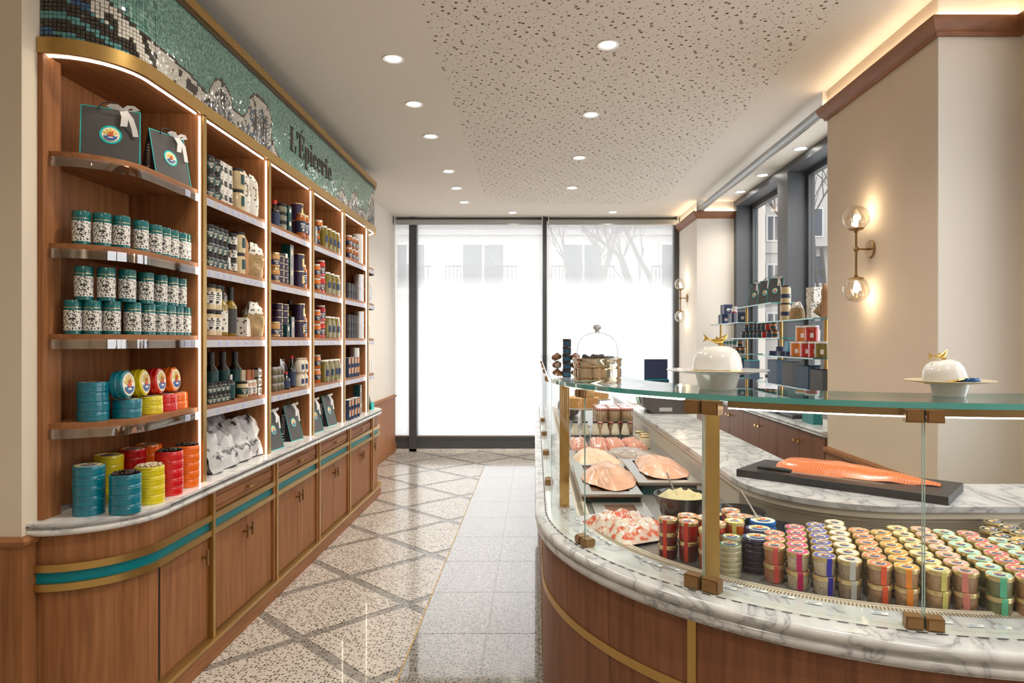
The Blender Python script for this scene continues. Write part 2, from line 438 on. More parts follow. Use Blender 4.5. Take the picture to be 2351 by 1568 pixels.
def clip(poly, x0, x1, y0, y1):
    for ax, lim, sg in ((0, x0, 1), (0, x1, -1), (1, y0, 1), (1, y1, -1)):
        out = []
        for i, p in enumerate(poly):
            q = poly[i - 1]; pi_, qi = (p[ax] - lim) * sg >= 0, (q[ax] - lim) * sg >= 0
            if pi_ != qi:
                t = (lim - q[ax]) / (p[ax] - q[ax]); out.append((q[0] + (p[0] - q[0]) * t, q[1] + (p[1] - q[1]) * t))
            if pi_: out.append(p)
        poly = out
        if len(poly) < 3: return []
    return poly
DX, DY, BW = .46, .4385, .042
for i in range(-5, 9):
    for j in range(-14, 16):
        if (i + j) % 2 == 0: continue
        cx, cy = -1.19 + DX * i, 3.345 + DY * j
        k = 1 - BW / DX
        d = [(cx - DX * k, cy), (cx, cy - DY * k), (cx + DX * k, cy), (cx, cy + DY * k)]
        zones = [(-3.2, -.613, -.6, YE)] + ([(-.613, XR, 8.02, YE)] if cy > 7.4 else [])
        for zn in zones:
            p = clip(d, *zn)
            if len(p) > 2:
                MB().prism(p, -.012, 0, ter).build('tile', floor)
xs, ys = [-.607, -.245, .12, .485, .85], [1.15, 1.72, 2.28, 2.84, 3.40, 3.96, 4.52, 5.08, 5.64, 6.20, 6.76, 7.32, 8.015]
for a, b in zip(xs, xs[1:]):
    for c, d in zip(ys, ys[1:]):
        MB().box(a + .002, b - .002, c + .002, d - .002, -.012, 0, ter_p).build('tile', floor)
MB().box(-.613, -.607, 1.15, 8.02, -.012, .0006, brass).build('brass_inlay', floor)
MB().box(-3.2, 2.7, -3.5, .9, -.012, -.0005, ter).build('floor_slab', floor)

ceiling = MB().box(-3.3, 2.75, -3.6, 9.3, ZC, ZC + .12, ceil_m).build('ceiling', label='cream ceiling with a perforated acoustic field', kind='structure')
pf = MB(); rnd = random.Random(3); cell = .052
def in_field(x, y):
    x0, x1, y1, r = -.58, 1.545, 8.17, .55
    if not (x0 < x < x1 and y < y1): return False
    if y > y1 - r:
        if x < x0 + r and math.hypot(x - x0 - r, y - y1 + r) > r: return False
        if x > x1 - r and math.hypot(x - x1 + r, y - y1 + r) > r: return False
    return True
pat = [(rnd.random(), rnd.random(), rnd.choice((.0095, .0095, .0065, .0045, .0038, .0038))) for _ in range(64)]
for i in range(-12, 32):
    for j in range(48, 162):
        for q in range(2):
            a, b, r = pat[(i * 7 + j * 3 + q * 31) % 64]
            x, y = (i + a) * cell, (j + b) * cell
            if q and r > .006: r = .004
            if in_field(x, y) and 2.6 < y:
                n = 8 if r > .006 else 6
                pf.add([(x + r * cos(2 * pi * k / n), y - r * sin(2 * pi * k / n), ZC - .0006) for k in range(n)], [tuple(range(n))], hole_m)
pf.build('perforation', ceiling, kind='stuff')

struct('wall_left', MB().box(-2.05, XL, 2.5, 9.3, 0, ZC, plaster_w), 'cream wall behind the shelving, bare near the shop window')
struct('wall_left_pier', MB().box(-3.3, XP, 2.38, 2.548, 0, ZC, plaster), 'cream pier beside the curved shelf end')
struct('wall_left_side', MB().box(-3.3, -3.2, -3.6, 2.38, 0, ZC, plaster), 'cream side wall behind the camera')
struct('wall_back', MB().box(-3.3, 2.75, -3.6, -3.5, 0, ZC, plaster), 'cream back wall behind the camera')
struct('wall_right_pier', MB().box(XR, 2.8, 3.262, 4.48, 0, ZC, pier_shade_m).box(XR + .001, 2.8, 3.25, 3.262, 0, ZC, plaster_w), 'wall pier carrying the large globe sconce, side shade painted tan')  # paler front skin, darker side: difference of light painted into the plaster tones
struct('wall_right_corner', MB().box(1.97, 2.8, 8.05, 9.3, 0, ZC, plaster_w), 'pale wall corner between the two shop windows')
struct('wall_right_side', MB().box(2.385, 2.5, -3.6, .2, 0, ZC, plaster).box(2.385, 2.5, 3.02, 3.25, 0, ZC, plaster).box(2.385, 2.5, .2, 3.02, 0, .85, plaster).box(2.385, 2.5, .2, 3.02, 3.1, ZC, plaster), 'cream wall returning beyond the pier, opened by a side window')
struct('wall_right_sill', MB().box(2.42, 2.8, 4.48, 8.05, 0, .88, plaster_w), 'low wall under the side window')
wt = 0
def trim(name, mb, label): return mb.build(name, label=label, kind='structure')
pp = [(-3.2, 2.38), (XP, 2.38), (XP, 2.435)]
trim('trim_1', MB().sweep(pp, [(0, 0), (.012, 0), (.012, .765), (0, .765)], wood).sweep(pp, [(0, .765), (.02, .765), (.026, .775), (.026, .785), (.012, .797), (0, .797)], wood_x), 'walnut wainscot with moulded cap round the pier')
pp = [(XL, YE), (XL, 6.75)][::-1]
trim('trim_2', MB().sweep(pp, [(0, 0), (.03, 0), (.03, .1), (.016, .12), (.016, .735), (.034, .745), (.034, .765), (0, .775)], wood), 'walnut wainscot on the wall next to the end window')
pp = [(XR, 4.48), (XR, 3.25), (2.385, 3.25)]
trim('trim_3', MB().sweep(pp, [(0, 0), (.014, 0), (.014, .755), (.034, .762), (.034, .785), (0, .792)], wood), 'walnut wainscot on the sconce pier')
CRP = [(0, 2.995), (.016, 2.995), (.02, 3.012), (.034, 3.02), (.052, 3.055), (.056, 3.078), (0, 3.078)]
def crown(n, path, lab):
    o = trim('trim_%d' % n, MB().sweep(path, CRP, crownw), lab)
    MB().sweep(path, [(.012, 3.079), (.03, 3.079), (.03, 3.085), (.012, 3.085)], cove).build('cove_light', o)
crown(4, [(2.1, 4.48), (XR, 4.48), (XR, 3.25), (2.385, 3.25), (2.385, 2.6)], 'walnut crown moulding lit from behind on the sconce pier')
crown(5, [(1.97, YE - .02), (1.97, 8.05), (2.42, 8.05)], 'walnut crown moulding lit from behind by the end window')
MB().box(XL, 1.97, YE - .03, YE + .06, 0, .03, marble).build('baseboard_end', label='thin stone strip under the end window', kind='structure')

# end window: frame members, panes with frosted film
win = thing('window_1', 'wide shop window with charcoal frame and frosted lower film', 'window', kind='structure')
def bar(p, x0, x1, z0, z1, y0=YE, y1=YE + .09, m=frame_m): MB().box(x0, x1, y0, y1, z0, z1, m).build('window_frame', p)
bar(win, XL, 1.97, .03, .135); bar(win, XL, 1.97, .135, .19, YE + .025); bar(win, XL, 1.97, 3.16, ZC)
for a, b in ((xpx(940, YE), xpx(957, YE)), (xpx(1246, YE), xpx(1255, YE)), (1.905, 1.97)): bar(win, a, b, .0, ZC, YE - .03)
for a, b in ((XL, xpx(940, YE)), (xpx(957, YE), xpx(1246, YE)), (xpx(1255, YE), 1.905)):
    MB().box(a, b, YE + .05, YE + .056, .19, 3.16, film).build('pane', win)
    bar(win, a, b, .19, .205, YE + .03, YE + .07, steel)
# side window
win2 = thing('window_2', 'tall side window with charcoal posts behind the glass shelves', 'window', kind='structure')
def bar2(x0, x1, y0, y1, z0, z1, m=frame_m): MB().box(x0, x1, y0, y1, z0, z1, m).build('window_frame', win2)
bar2(2.42, 2.68, 4.48, 8.05, 3.13, ZC); bar2(2.42, 2.68, 4.48, 8.05, .88, .93)
for y0, y1 in ((7.95, 8.05), (6.34, 6.60), (4.48, 4.56)): bar2(2.42, 2.68, y0, y1, .93, 3.13)
for y0, y1 in ((6.60, 7.95), (4.56, 6.34)):
    bar2(2.60, 2.66, y0, y0 + .05, .93, 3.13); bar2(2.60, 2.66, y1 - .05, y1, .93, 3.13); bar2(2.60, 2.66, y0 + .05, y1 - .05, 3.08, 3.13)
    MB().box(2.628, 2.634, y0 + .05, y1 - .05, .93, 3.08, glass).build('pane', win2)

win3 = thing('window_3', 'side window beyond the counter end', 'window', kind='structure')
for q in ((2.40, 2.48, .2, .28, .85, 3.1), (2.40, 2.48, 2.94, 3.02, .85, 3.1), (2.40, 2.48, 1.55, 1.65, .85, 3.1), (2.40, 2.48, .28, 2.94, .85, .92), (2.40, 2.48, .28, 2.94, 3.03, 3.1)): MB().box(*q, frame_m).build('window_frame', win3)
for a, b in ((.28, 1.55), (1.65, 2.94)): MB().box(2.44, 2.446, a, b, .92, 3.03, glass).build('pane', win3)
# roller blinds
for k, (a, b, lab) in enumerate(((XL + .02, xpx(1246, YE), 'rolled grey blind over the wide end pane'), (xpx(1258, YE), 1.95, 'rolled grey blind over the end pane beside the sconce'))):
    o = thing('roller_blind', lab, 'blind', (a, YE - .06, 3.135))
    MB().tube([(0, 0, 0), (b - a, 0, 0)], .028, M('blind_fabric', (.42, .43, .42), .5), 14).build('roller', o)
    for q in (.0, b - a - .012): MB().box(q, q + .012, -.035, .06, -.04, .06, white_p).build('bracket', o)
    MB().box(.01, b - a - .01, -.004, .004, -.045, -.02, steel).build('hem_bar', o)
o = thing('roller_blind', 'long silver blind tube hung before the side window', 'blind', (2.0, 4.5, 3.105))
MB().tube([(0, .02, 0), (0, 3.5, 0)], .034, M('blind_tube', (.40, .42, .43), .32, .5), 16).build('roller', o)
for q in (.0, 3.5): MB().box(-.045, .05, q, q + .012, -.045, .095, white_p).build('bracket', o)
MB().box(-.006, .006, .03, 3.49, -.045, -.03, steel).build('hem_bar', o)

# ------------------------------------------------------------------ downlights
rim_m = M('downlight_rim', (.82, .80, .76), .4)
dl = Spec('ceiling_downlight', 'downlight', [
    ('rim', MB().lathe([(.047, -.001), (.062, -.006), (.066, -.003), (.066, 0.)], 24, rim_m)),
    ('lens', MB().lathe([(0, -.002), (.047, -.0015)], 20, lens_m))])
def downlight(x, y, lab, e=1.0):
    o = dl.put((x, y, ZC), lab, 'recessed ceiling downlights')
    l = bpy.data.lights.new('spot', 'SPOT'); l.energy = DOWN_W * e * 4; l.color = DOWN_COL; l.spot_size = R(135); l.spot_blend = .9; l.shadow_soft_size = .05
    q = bpy.data.objects.new('spot', l); COL.objects.link(q); q.parent = o; q.location = (0, 0, -.03)
A = [(903, 135), (951, 239), (989, 313), (1030, 393), (1048, 432), (1066, 464)]
for i, (u, v) in enumerate(A): downlight(*ground(u, v, ZC), 'downlight in plain ceiling along the mosaic, %s towards the window' % ORD[i])
for i, (u, v) in enumerate([(1396, 103), (1357, 263), (1330, 362), (1313, 431)]): downlight(*ground(u, v, ZC), 'downlight set in the perforated field, %s towards the window' % ORD[i])
downlight(*ground(1177, 488, ZC), 'downlight close before the wide end pane')
downlight(*ground(1407, 487, ZC), 'downlight close before the end pane by the sconce')
for i, (u, v) in enumerate([(1838, 341), (1751, 402), (1700, 440)]): downlight(*ground(u, v, ZC), 'downlight in the window soffit behind the blind tube, %s' % ORD[i], .7)
for i, y in enumerate((2.6, .9, -.9, -2.6)):
    downlight(-.9, y, 'downlight over the aisle before the shelves, %s behind the view' % ORD[i], 1.3)
    downlight(1.0, y - .3, 'downlight over the counter end, %s behind the view' % ORD[i], 1.8)

# ------------------------------------------------------------------ street outside
stone = M('facade_stone', (.40, .39, .375), .8, var=(.6, .05)); dkwin = M('facade_window', (.055, .065, .08), .3); wfr = M('facade_window_frame', (.50, .50, .49), .6)
iron = M('balcony_iron', (.02, .022, .025), .5)
MB().box(-60, 60, 9.3, 80, -.3, -.15, M('street_asphalt', (.42, .42, .41), .9)).build('street', label='pale street outside the shop', kind='structure')
def railing(p, x0, x1, y, z0, z1, step=.14, scroll=True):
    r = MB(); r.box(x0, x1, y - .02, y + .02, z1 - .04, z1, iron).box(x0, x1, y - .015, y + .015, z0, z0 + .03, iron)
    x = x0
    while x <= x1 + .01: r.box(x - .01, x + .01, y - .01, y + .01, z0, z1, iron); x += step
    if scroll:
        c = (x0 + x1) / 2
        for sx in (-1, 1):
            for sz in (.32, .68):
                pts = [(c + sx * (.33 + .24 * (1 - k / 14) * cos(k * .75)), y, z0 + (z1 - z0) * sz + .17 * (1 - k / 14) * sin(k * .75)) for k in range(12)]
                r.tube(pts, .012, iron, 5)
    r.build('balcony_rail', p)
def building(lab, x0, x1, y, wins, bands, zt=16):
    b = thing('apartment_building', lab, 'building', ((x0 + x1) / 2, y, 0))
    def part(n, mb, par=None):
        o = mb.build(n, par or b); 
        if par is None: o.location = (-(x0 + x1) / 2, -y, 0)
        return o
    part('wall', MB().box(x0, x1, y, y + 6, 0, zt, stone))
    for z0, z1, d in bands: part('ledge', MB().box(x0 - .1, x1 + .1, y - d, y, z0, z1, stone))
    for (a, c, z0, z1) in wins:
        q = part('window', MB().box(a - .09, c + .09, y - .05, y + .01, z0 - .09, z1 + .09, wfr))
        m = (a + c) / 2
        MB().box(a, m - .04, y - .06, y - .052, z0, z1, dkwin).build('pane', q); MB().box(m + .04, c, y - .06, y - .052, z0, z1, dkwin).build('pane', q)
    return b, part
b1, part = building('pale stone apartment house with iron balconies across the street', -9, 8, 24,
    [(-2.6, -1.15, 3.5, 5.0), (-5.2, -4.0, 3.5, 5.0), (1.1, 2.4, 3.5, 5.0), (4.6, 5.9, 3.5, 5.0), (-2.6, -1.15, .3, 2.6), (1.0, 2.5, .3, 2.6)],
    [(3.2, 3.4, .35), (5.35, 5.55, .12), (5.75, 5.95, .5)])
for a, c in ((-3.2, -.6), (-6.2, -3.7), (.6, 2.9), (4.2, 6.3)):
    mb = MB(); hold = thing('tmp', 'x', 'x'); railing(hold, a, c, 23.72, 3.42, 4.22); r = hold.children[0]; r.parent = b1; r.location = (.5, -24, 0); bpy.data.objects.remove(hold)
for a, c in ((-4.4, .2), (2.2, 6.0)):
    hold = thing('tmp', 'x', 'x'); railing(hold, a, c, 23.6, 5.95, 6.75, .12, False); r = hold.children[0]; r.parent = b1; r.location = (.5, -24, 0); bpy.data.objects.remove(hold)
W2 = [(x, x + .55, z, z + 1.05) for x in (9.55, 10.55) for z in (1.7, 3.9, 6.1, 8.3)]
building('white apartment block with small square windows seen past the side posts', 8.6, 12.0, 30, W2, [(5.5, 5.62, .1), (7.7, 7.82, .1)], 12)
b3, part3 = building('pale house with balconies beyond the near side pane', 16.2, 24, 42, [(17, 18.2, z, z + 1.7) for z in (2.2, 5.2, 8.2)] + [(19.4, 20.6, z, z + 1.7) for z in (2.2, 5.2, 8.2)], [(4.4, 4.6, 1.1), (7.4, 7.6, 1.1)], 13)
bark = M('bare_bark', (.11, .10, .09), .9)
def tree(x, y, hgt, seed, lab, r0=.16):
    rn = random.Random(seed); t = thing('bare_tree', lab, 'tree', (x, y, -.15))
    tr = MB(); br = MB()
    def grow(p, d, l, r, depth):
        pts = [p]; q = p.copy(); dd = d.copy()
        for k in range(5):
            dd = (dd + Vector((rn.uniform(-.16, .16), rn.uniform(-.16, .16), rn.uniform(-.02, .12)))).normalized()
            q = q + dd * l / 5; pts.append(q.copy())
        (tr if depth == 0 else br).tube(pts, [r * (1 - .1 * i) for i in range(6)], bark, 7 if depth < 2 else 4, False)
        if depth < 4:
            for k in range(3 if depth < 3 else 4):
                i = rn.randint(2, 5) if depth else rn.randint(3, 5)
                a = rn.uniform(0, 2 * pi); sp = rn.uniform(.35, .85)
                nd = (dd + Vector((cos(a) * sp, sin(a) * sp, rn.uniform(-.1, .3)))).normalized()
                grow(pts[i], nd, l * rn.uniform(.55, .75), r * .5, depth + 1)
    grow(Vector((0, 0, 0)), Vector((.05, 0, 1)), hgt, r0, 0)
    tr.build('trunk', t); br.build('branches', t)
tree(1.35, 16.5, 3.0, 5, 'bare grey tree standing before the stone house', .17)
tree(2.75, 15.5, 3.2, 11, 'slim bare tree nearest the end window corner', .12)
tree(8.5, 19.5, 4.4, 4, 'bare tree beyond the near side pane', .1)

# ------------------------------------------------------------------ long wall unit
YB0, BAY = 3.14, .772
YU = [YB0 + BAY * k for k in range(5)]          # uprights
YF = 6.76                                       # far end
def arc(cx, cy, r, a0, a1, n=14): return [(cx + r * cos(R(a0 + (a1 - a0) * i / n)), cy + r * sin(R(a0 + (a1 - a0) * i / n))) for i in range(n + 1)]
def near_path(xf, y0, r, yend): return [(XP + .001, y0)] + arc(xf - r, y0 + r, r, -90, 0) + [(xf, yend)]
def far_path(xf, y0, r, yf): return [(xf, y0)] + arc(xf - r, yf - r, r, 0, 90) + [(XL + .001, yf)]
def full_path(xf, y0, r, yf): return [(XP + .001, y0)] + arc(xf - r, y0 + r, r, -90, 0) + arc(xf - r, yf - r, r, 0, 90) + [(XL + .001, yf)]
BAYN = ['curved near bay', 'second bay', 'third bay', 'fourth bay', 'fifth bay', 'rounded far bay']
T_BAR = MB().box(.0, .022, -.006, .006, -.006, .006, bronze).box(.020, .030, -.006, .006, -.035, .035, bronze)
def shift(mb, x, y, z):
    q = MB(); q.v = [(a + x, b + y, c + z) for a, b, c in mb.v]; q.f = list(mb.f); q.m = list(mb.m); return q
KNOB = MB().box(0, .018, -.005, .005, -.005, .005, brass).box(.016, .026, -.022, .022, -.006, .006, brass)
XB = -1.545
def cabinet(k, y0, y1):
    c = thing('base_cabinet', 'walnut base cabinet with teal band under the %s' % BAYN[k], 'cabinet', ((XB - .2), y0, 0), 'walnut base cabinets under the shelving')
    def part(n, mb, p=None):
        o = mb.build(n, p or c)
        if p is None: o.location = (-(XB - .2), -y0, 0)
        return o
    if k in (0, 5):
        mk = (lambda xf, e=0: near_path(xf, 2.44 + (XB - xf), .28 + (xf - XB), y1)) if k == 0 else (lambda xf, e=0: far_path(xf, y0, .26 + (xf - XB), YF - .03 + (xf - XB)))
        P = mk(XB)
        part('body', MB().sweep(P, [(0, .1), (0, .79), (-.03, .79), (-.03, .1)], wood))
        part('plinth', MB().sweep(mk(XB + .035), [(0, 0), (0, .082), (-.05, .082), (-.05, 0)], wood_h))
        part('plinth_strip', MB().sweep(mk(XB + .035), [(.003, .082), (.003, .1), (-.05, .1), (-.05, .082)], brass))
        part('rail', MB().sweep(P, [(.0, .653), (.022, .653), (.022, .681), (0, .681)], brass)); part('rail', MB().sweep(P, [(0, .583), (.022, .583), (.022, .61), (0, .61)], brass))
        part('band', MB().sweep(P, [(.001, .61), (.006, .61), (.006, .653), (.001, .653)], teal_band))
        if k == 0:
            d = part('door', MB().box(XB, XB + .004, 2.725, y1 - .03, .115, .572, wood)); part('handle', shift(T_BAR, XB + .004, y1 - .075, .5), d)
            part('seam', MB().box(XB - .002, XB + .0022, 2.717, 2.725, .105, .58, black_m))
            part('stile', MB().box(XB, XB + .026, y1 - .012, y1 + .012, .1, .79, brass))
        else:
            d = part('door', MB().box(XB, XB + .004, y0 + .03, YF - .32, .115, .572, wood)); part('handle', shift(T_BAR, XB + .004, y0 + .075, .5), d)
    else:
        part('body', MB().box(XL + .002, XB, y0, y1, .1, .79, wood))
        part('plinth', MB().box(XB - .02, XB + .035, y0, y1, 0, .082, wood_h))
        part('plinth_strip', MB().box(XB - .02, XB + .038, y0, y1, .082, .1, brass))
        part('rail', MB().box(XB, XB + .022, y0, y1, .653, .681, brass)); part('rail', MB().box(XB, XB + .022, y0, y1, .583, .61, brass))
        part('band', MB().box(XB, XB + .006, y0 + .035, y1, .61, .653, teal_band))
        part('stile', MB().box(XB, XB + .026, y1 - .012, y1 + .012, .1, .79, brass))
        part('inner_stile', MB().box(XB, XB + .018, y1 - .045, y1 - .012, .1, .79, wood))
        m = (y0 + y1) / 2
        d = part('drawer', MB().box(XB, XB + .006, y0 + .02, y1 - .055, .686, .705, wood_h).box(XB, XB + .010, y0 + .02, y1 - .055, .709, .752, wood_h).box(XB, XB + .006, y0 + .02, y1 - .055, .756, .786, wood_h))
        part('knob', shift(KNOB, XB + .010, m, .73), d)
        for a, b, hy in ((y0 + .014, m - .002, m - .03), (m + .002, y1 - .05, m + .03)):
            d = part('door', MB().box(XB, XB + .006, a, b, .112, .575, wood)); part('handle', shift(T_BAR, XB + .006, hy, .5), d)
ends = [2.44] + YU + [YF]
for k in range(6): cabinet(k, ends[k], ends[k + 1])

# marble worktop, double bullnose
xm = -1.50
P = full_path(xm, 2.398, .33, YF + .03)
def bull(z0, z1, o): return [(o + (z1 - z0) / 2 * (cos(R(t)) - 1), (z0 + z1) / 2 + (z1 - z0) / 2 * sin(R(t))) for t in range(-90, 91, 20)]
MZ = .836
wt_ = thing('marble_worktop', 'white marble worktop with double rounded edge on the base cabinets', 'worktop', (-1.7, 3, .79))
mb = MB().sweep(P, bull(.815, MZ, 0) + bull(.79, .8145, -.004)[::-1][:0] + [], marble, closed=False)
mb.sweep(P, bull(.815, MZ, 0), marble, closed=False).sweep(P, bull(.7905, .8145, -.003), marble, closed=False)
mb.prism(offset(P, -.0105), .79, MZ, marble)
o = mb.build('slab', wt_); o.location = (1.7, -3, -.79)

# shelves
SZ = [2.215, 1.87, 1.528, 1.19]; SHN = ['top shelf', 'second shelf', 'third shelf', 'fourth shelf']
XS, XU = -1.590, -1.572
tag_m = M('price_tag', (.50, .52, .66), .5); tag_i = M('price_tag_ink', (.18, .22, .40), .5)
def tags(p, z):
    g = MB(); rn_ = random.Random(int(z * 100) + len(p) + int(p[0][1] * 10)); y = (3.0 if len(p) > 4 and p[0][0] < -1.8 else p[0][1] + .05)
    while y < p[-1][1] - .06 and len(p) < 30 and (p[-1][0] > -1.7 or y < p[1][1] - .03):
        if rn_.random() < .75:
            g.box(XS + .0062, XS + .0068, y, y + .042, z - .052, z - .024, tag_m)
            for f in (.031, .038, .045): g.box(XS + .0068, XS + .0071, y + .005, y + rn_.uniform(.022, .038), z - f - .0025, z - f, tag_i)
        y += rn_.uniform(.06, .11)
    return g
def shelf_unit(k, y0, y1):
    c = thing('shelf_bay', 'walnut shelf unit with lit uprights, %s' % BAYN[k], 'shelf', (-1.75, y0, MZ), 'walnut shelf bays above the worktop')
    def part(n, mb, p=None):
        o = mb.build(n, p or c)
        if p is None: o.location = (1.75, -y0, -MZ)
        return o
    part('back_panel', MB().box(XL, XL + .018, y0, y1, MZ, 2.575, wood))
    part('top_panel', MB().prism((near_path(XU - .02, 2.47, .24, y1) + [(XL, y1), (XL, 2.55), (XP, 2.55)]) if k == 0 else ([(XL, y0), (XU - .02, y0), (XU - .02, y1), (XL, y1)] if k < 5 else far_path(XU - .02, y0, .24, YF - .02) + [(XL, y0)]), 2.575, 2.59, wood_h))
    for z in SZ:
        if k == 0: p = near_path(XS, 2.485, .24, y1 - .02); poly = p + [(XL + .018, y1 - .02), (XL + .018, 2.55), (XP + .001, 2.55)]
        elif k == 5: p = far_path(XS, y0 + .02, .2, YF - .05); poly = p[:-1] + [(XL + .018, YF - .05), (XL + .018, y0 + .02)]
        else: p = [(XS, y0 + .02), (XS, y1 - .02)]; poly = [(XL + .018, y0 + .02)] + p + [(XL + .018, y1 - .02)]
        s = part('shelf', MB().prism(poly, z - .026, z, wood_h))
        part('price_rail', MB().sweep(p, [(.003, z - .056), (.006, z - .056), (.006, z - .020), (.003, z - .020)], alu if k == 0 else alu_d).merge(tags(p, z)), s)
    if k < 5:
        part('upright', MB().box(XL + .018, XU, y1 - .02, y1 + .02, MZ, 2.575, wood)); part('upright_trim', MB().box(XU, XU + .006, y1 - .014, y1 + .02, MZ, 2.575, brass))
        part('light_strip', MB().box(XU - .011, XU - .004, y1 - .0245, y1 - .02, MZ + .004, 2.56, led))
    if k == 0: part('side_panel', MB().box(XP, XP + .02, 2.455, 2.55, MZ, 2.57, wood).box(XL, XP + .01, 2.55, 2.56, MZ, 2.57, wood))
    pth = (near_path(XU - .026, 2.49, .24, y1 - .03) if k == 0 else [(XU - .026, y0 + .03), (XU - .026, y1 - .03)] if k < 5 else far_path(XU - .026, y0 + .03, .22, YF - .04))
    part('light_strip', MB().sweep(pth, [(0, 2.568), (.008, 2.568), (.008, 2.5745), (0, 2.5745)], led))
for k in range(6): shelf_unit(k, ends[k] if k else 2.455, ends[k + 1])

# brass canopy rail, mosaic frieze, brass top rail
PR = full_path(XU, 2.455, .25, YF)
cn = thing('canopy_rail', 'brass canopy rail curving round the top of the shelves', 'rail', (-1.7, 3, 2.57))
o = MB().sweep(PR, [(0, 2.57), (.006, 2.57), (.006, 2.628), (-.02, 2.634), (-.02, 2.62), (-.004, 2.576)], brass).build('rail', cn); o.location = (1.7, -3, -2.57)
o = MB().prism(offset(PR, -.004) + [(XL, 2.56)], 2.592, 2.60, wood_h).build('soffit_board', cn); o.location = (1.7, -3, -2.57)
fr = thing('mosaic_frieze', 'green glass mosaic frieze with white wave crests above the shelves', 'frieze', (-1.7, 3, 2.63))
FO = (1.7, -3, -2.63)
PM = offset(PR, -.012)
ZM0, ZM1 = 2.628, 3.03
grout = M('mosaic_grout', (.10, .10, .09), .8)
o = MB().sweep(PM, [(-.004, ZM0), (-.004, ZM1), (-.03, ZM1), (-.03, ZM0)], grout).build('backing', fr); o.location = FO
tr_ = thing('top_rail', 'brass rail along the top of the mosaic frieze', 'rail', (-1.7, 3, 3.03))
o = MB().sweep(PM, [(-.01, 3.022), (.022, 3.022), (.022, 3.068), (-.01, 3.068)], brass).build('rail', tr_); o.location = (1.7, -3, -3.03)
o = MB().sweep(PM, [(-.01, 3.004), (.008, 3.004), (.008, 3.022), (-.01, 3.022)], M('rail_shadow_gap', (.10, .065, .04), .6)).build('inner_lip', tr_); o.location = (1.7, -3, -3.03)
TM = {n: M('mosaic_' + n, c, .12, coat=.6, spec=.7) for n, c in dict(white=(.72, .68, .60), black=(.035, .028, .022), blue=(.03, .10, .23), aqua=(.10, .30, .31), g1=(.15, .35, .285), g2=(.21, .42, .345), g3=(.31, .52, .44), g4=(.08, .24, .20), grey=(.22, .24, .25)).items()}
WL = [(2.3, 2.99), (2.46, 2.95), (2.5, 2.87), (2.57, 2.80), (2.63, 2.765), (2.705, 2.742), (2.82, 2.75), (2.96, 2.74), (3.07, 2.732), (3.15, 2.71), (3.205, 2.705), (3.24, 2.75), (3.27, 2.80), (3.31, 2.82), (3.36, 2.826), (3.42, 2.81), (3.455, 2.78), (3.47, 2.735), (3.53, 2.722), (3.60, 2.73), (3.66, 2.78), (3.685, 2.86), (3.73, 2.90), (3.80, 2.916), (3.88, 2.91), (3.95, 2.885), (3.98, 2.85), (3.99, 2.73), (4.06, 2.67), (4.2, 2.60), (5.2, 2.60), (5.32, 2.66), (5.36, 2.72), (5.44, 2.755), (5.52, 2.735), (5.56, 2.70), (5.68, 2.70), (5.73, 2.79), (5.82, 2.825), (5.92, 2.80), (5.95, 2.69), (6.12, 2.73), (6.25, 2.70), (6.33, 2.85), (6.40, 2.94), (6.50, 2.965), (6.6, 2.95), (6.75, 2.80), (7.2, 2.7)]
def lerp(tab, t):
    for (a, b), (c, d) in zip(tab, tab[1:]):
        if a <= t <= c: return b + (d - b) * (t - a) / (c - a)
    return tab[0][1] if t < tab[0][0] else tab[-1][1]
def tile_col(s, y, x, z, rn):
    w_ = lerp(WL, y) + .008 * noise.noise((s * 16, z * 4, 1))
    d = w_ - z
    if d < 0: return rn.choice(('g1', 'g1', 'g2', 'g2', 'g2', 'g3', 'g4'))
    if d < .014: return 'black'
    if y < 3.1:      # big near wave: foam band, then curling streaks
        n1 = noise.noise((s * 9, z * 13, 3))
        if d < .105 + .07 * n1: return 'black' if noise.noise((s * 19, z * 17, 8)) > .14 else 'white'
        st = sin(s * 30 + z * 95 + 3.5 * noise.noise((s * 4, z * 5, 5)))
        if st > .35: return 'blue' if noise.noise((s * 4, z * 7, 9)) > .02 else 'aqua'
        return 'black'
    n1 = noise.noise((s * 13, z * 15, 3))
    if d < .075 + .045 * n1: return 'black' if noise.noise((s * 27, z * 22, 8)) > .27 else 'white'
    st = noise.noise((s * 48, z * 6, 5))
    return 'black' if st < -.12 else 'grey' if st < 0 else rn.choice(('white', 'white', 'grey', 'blue'))
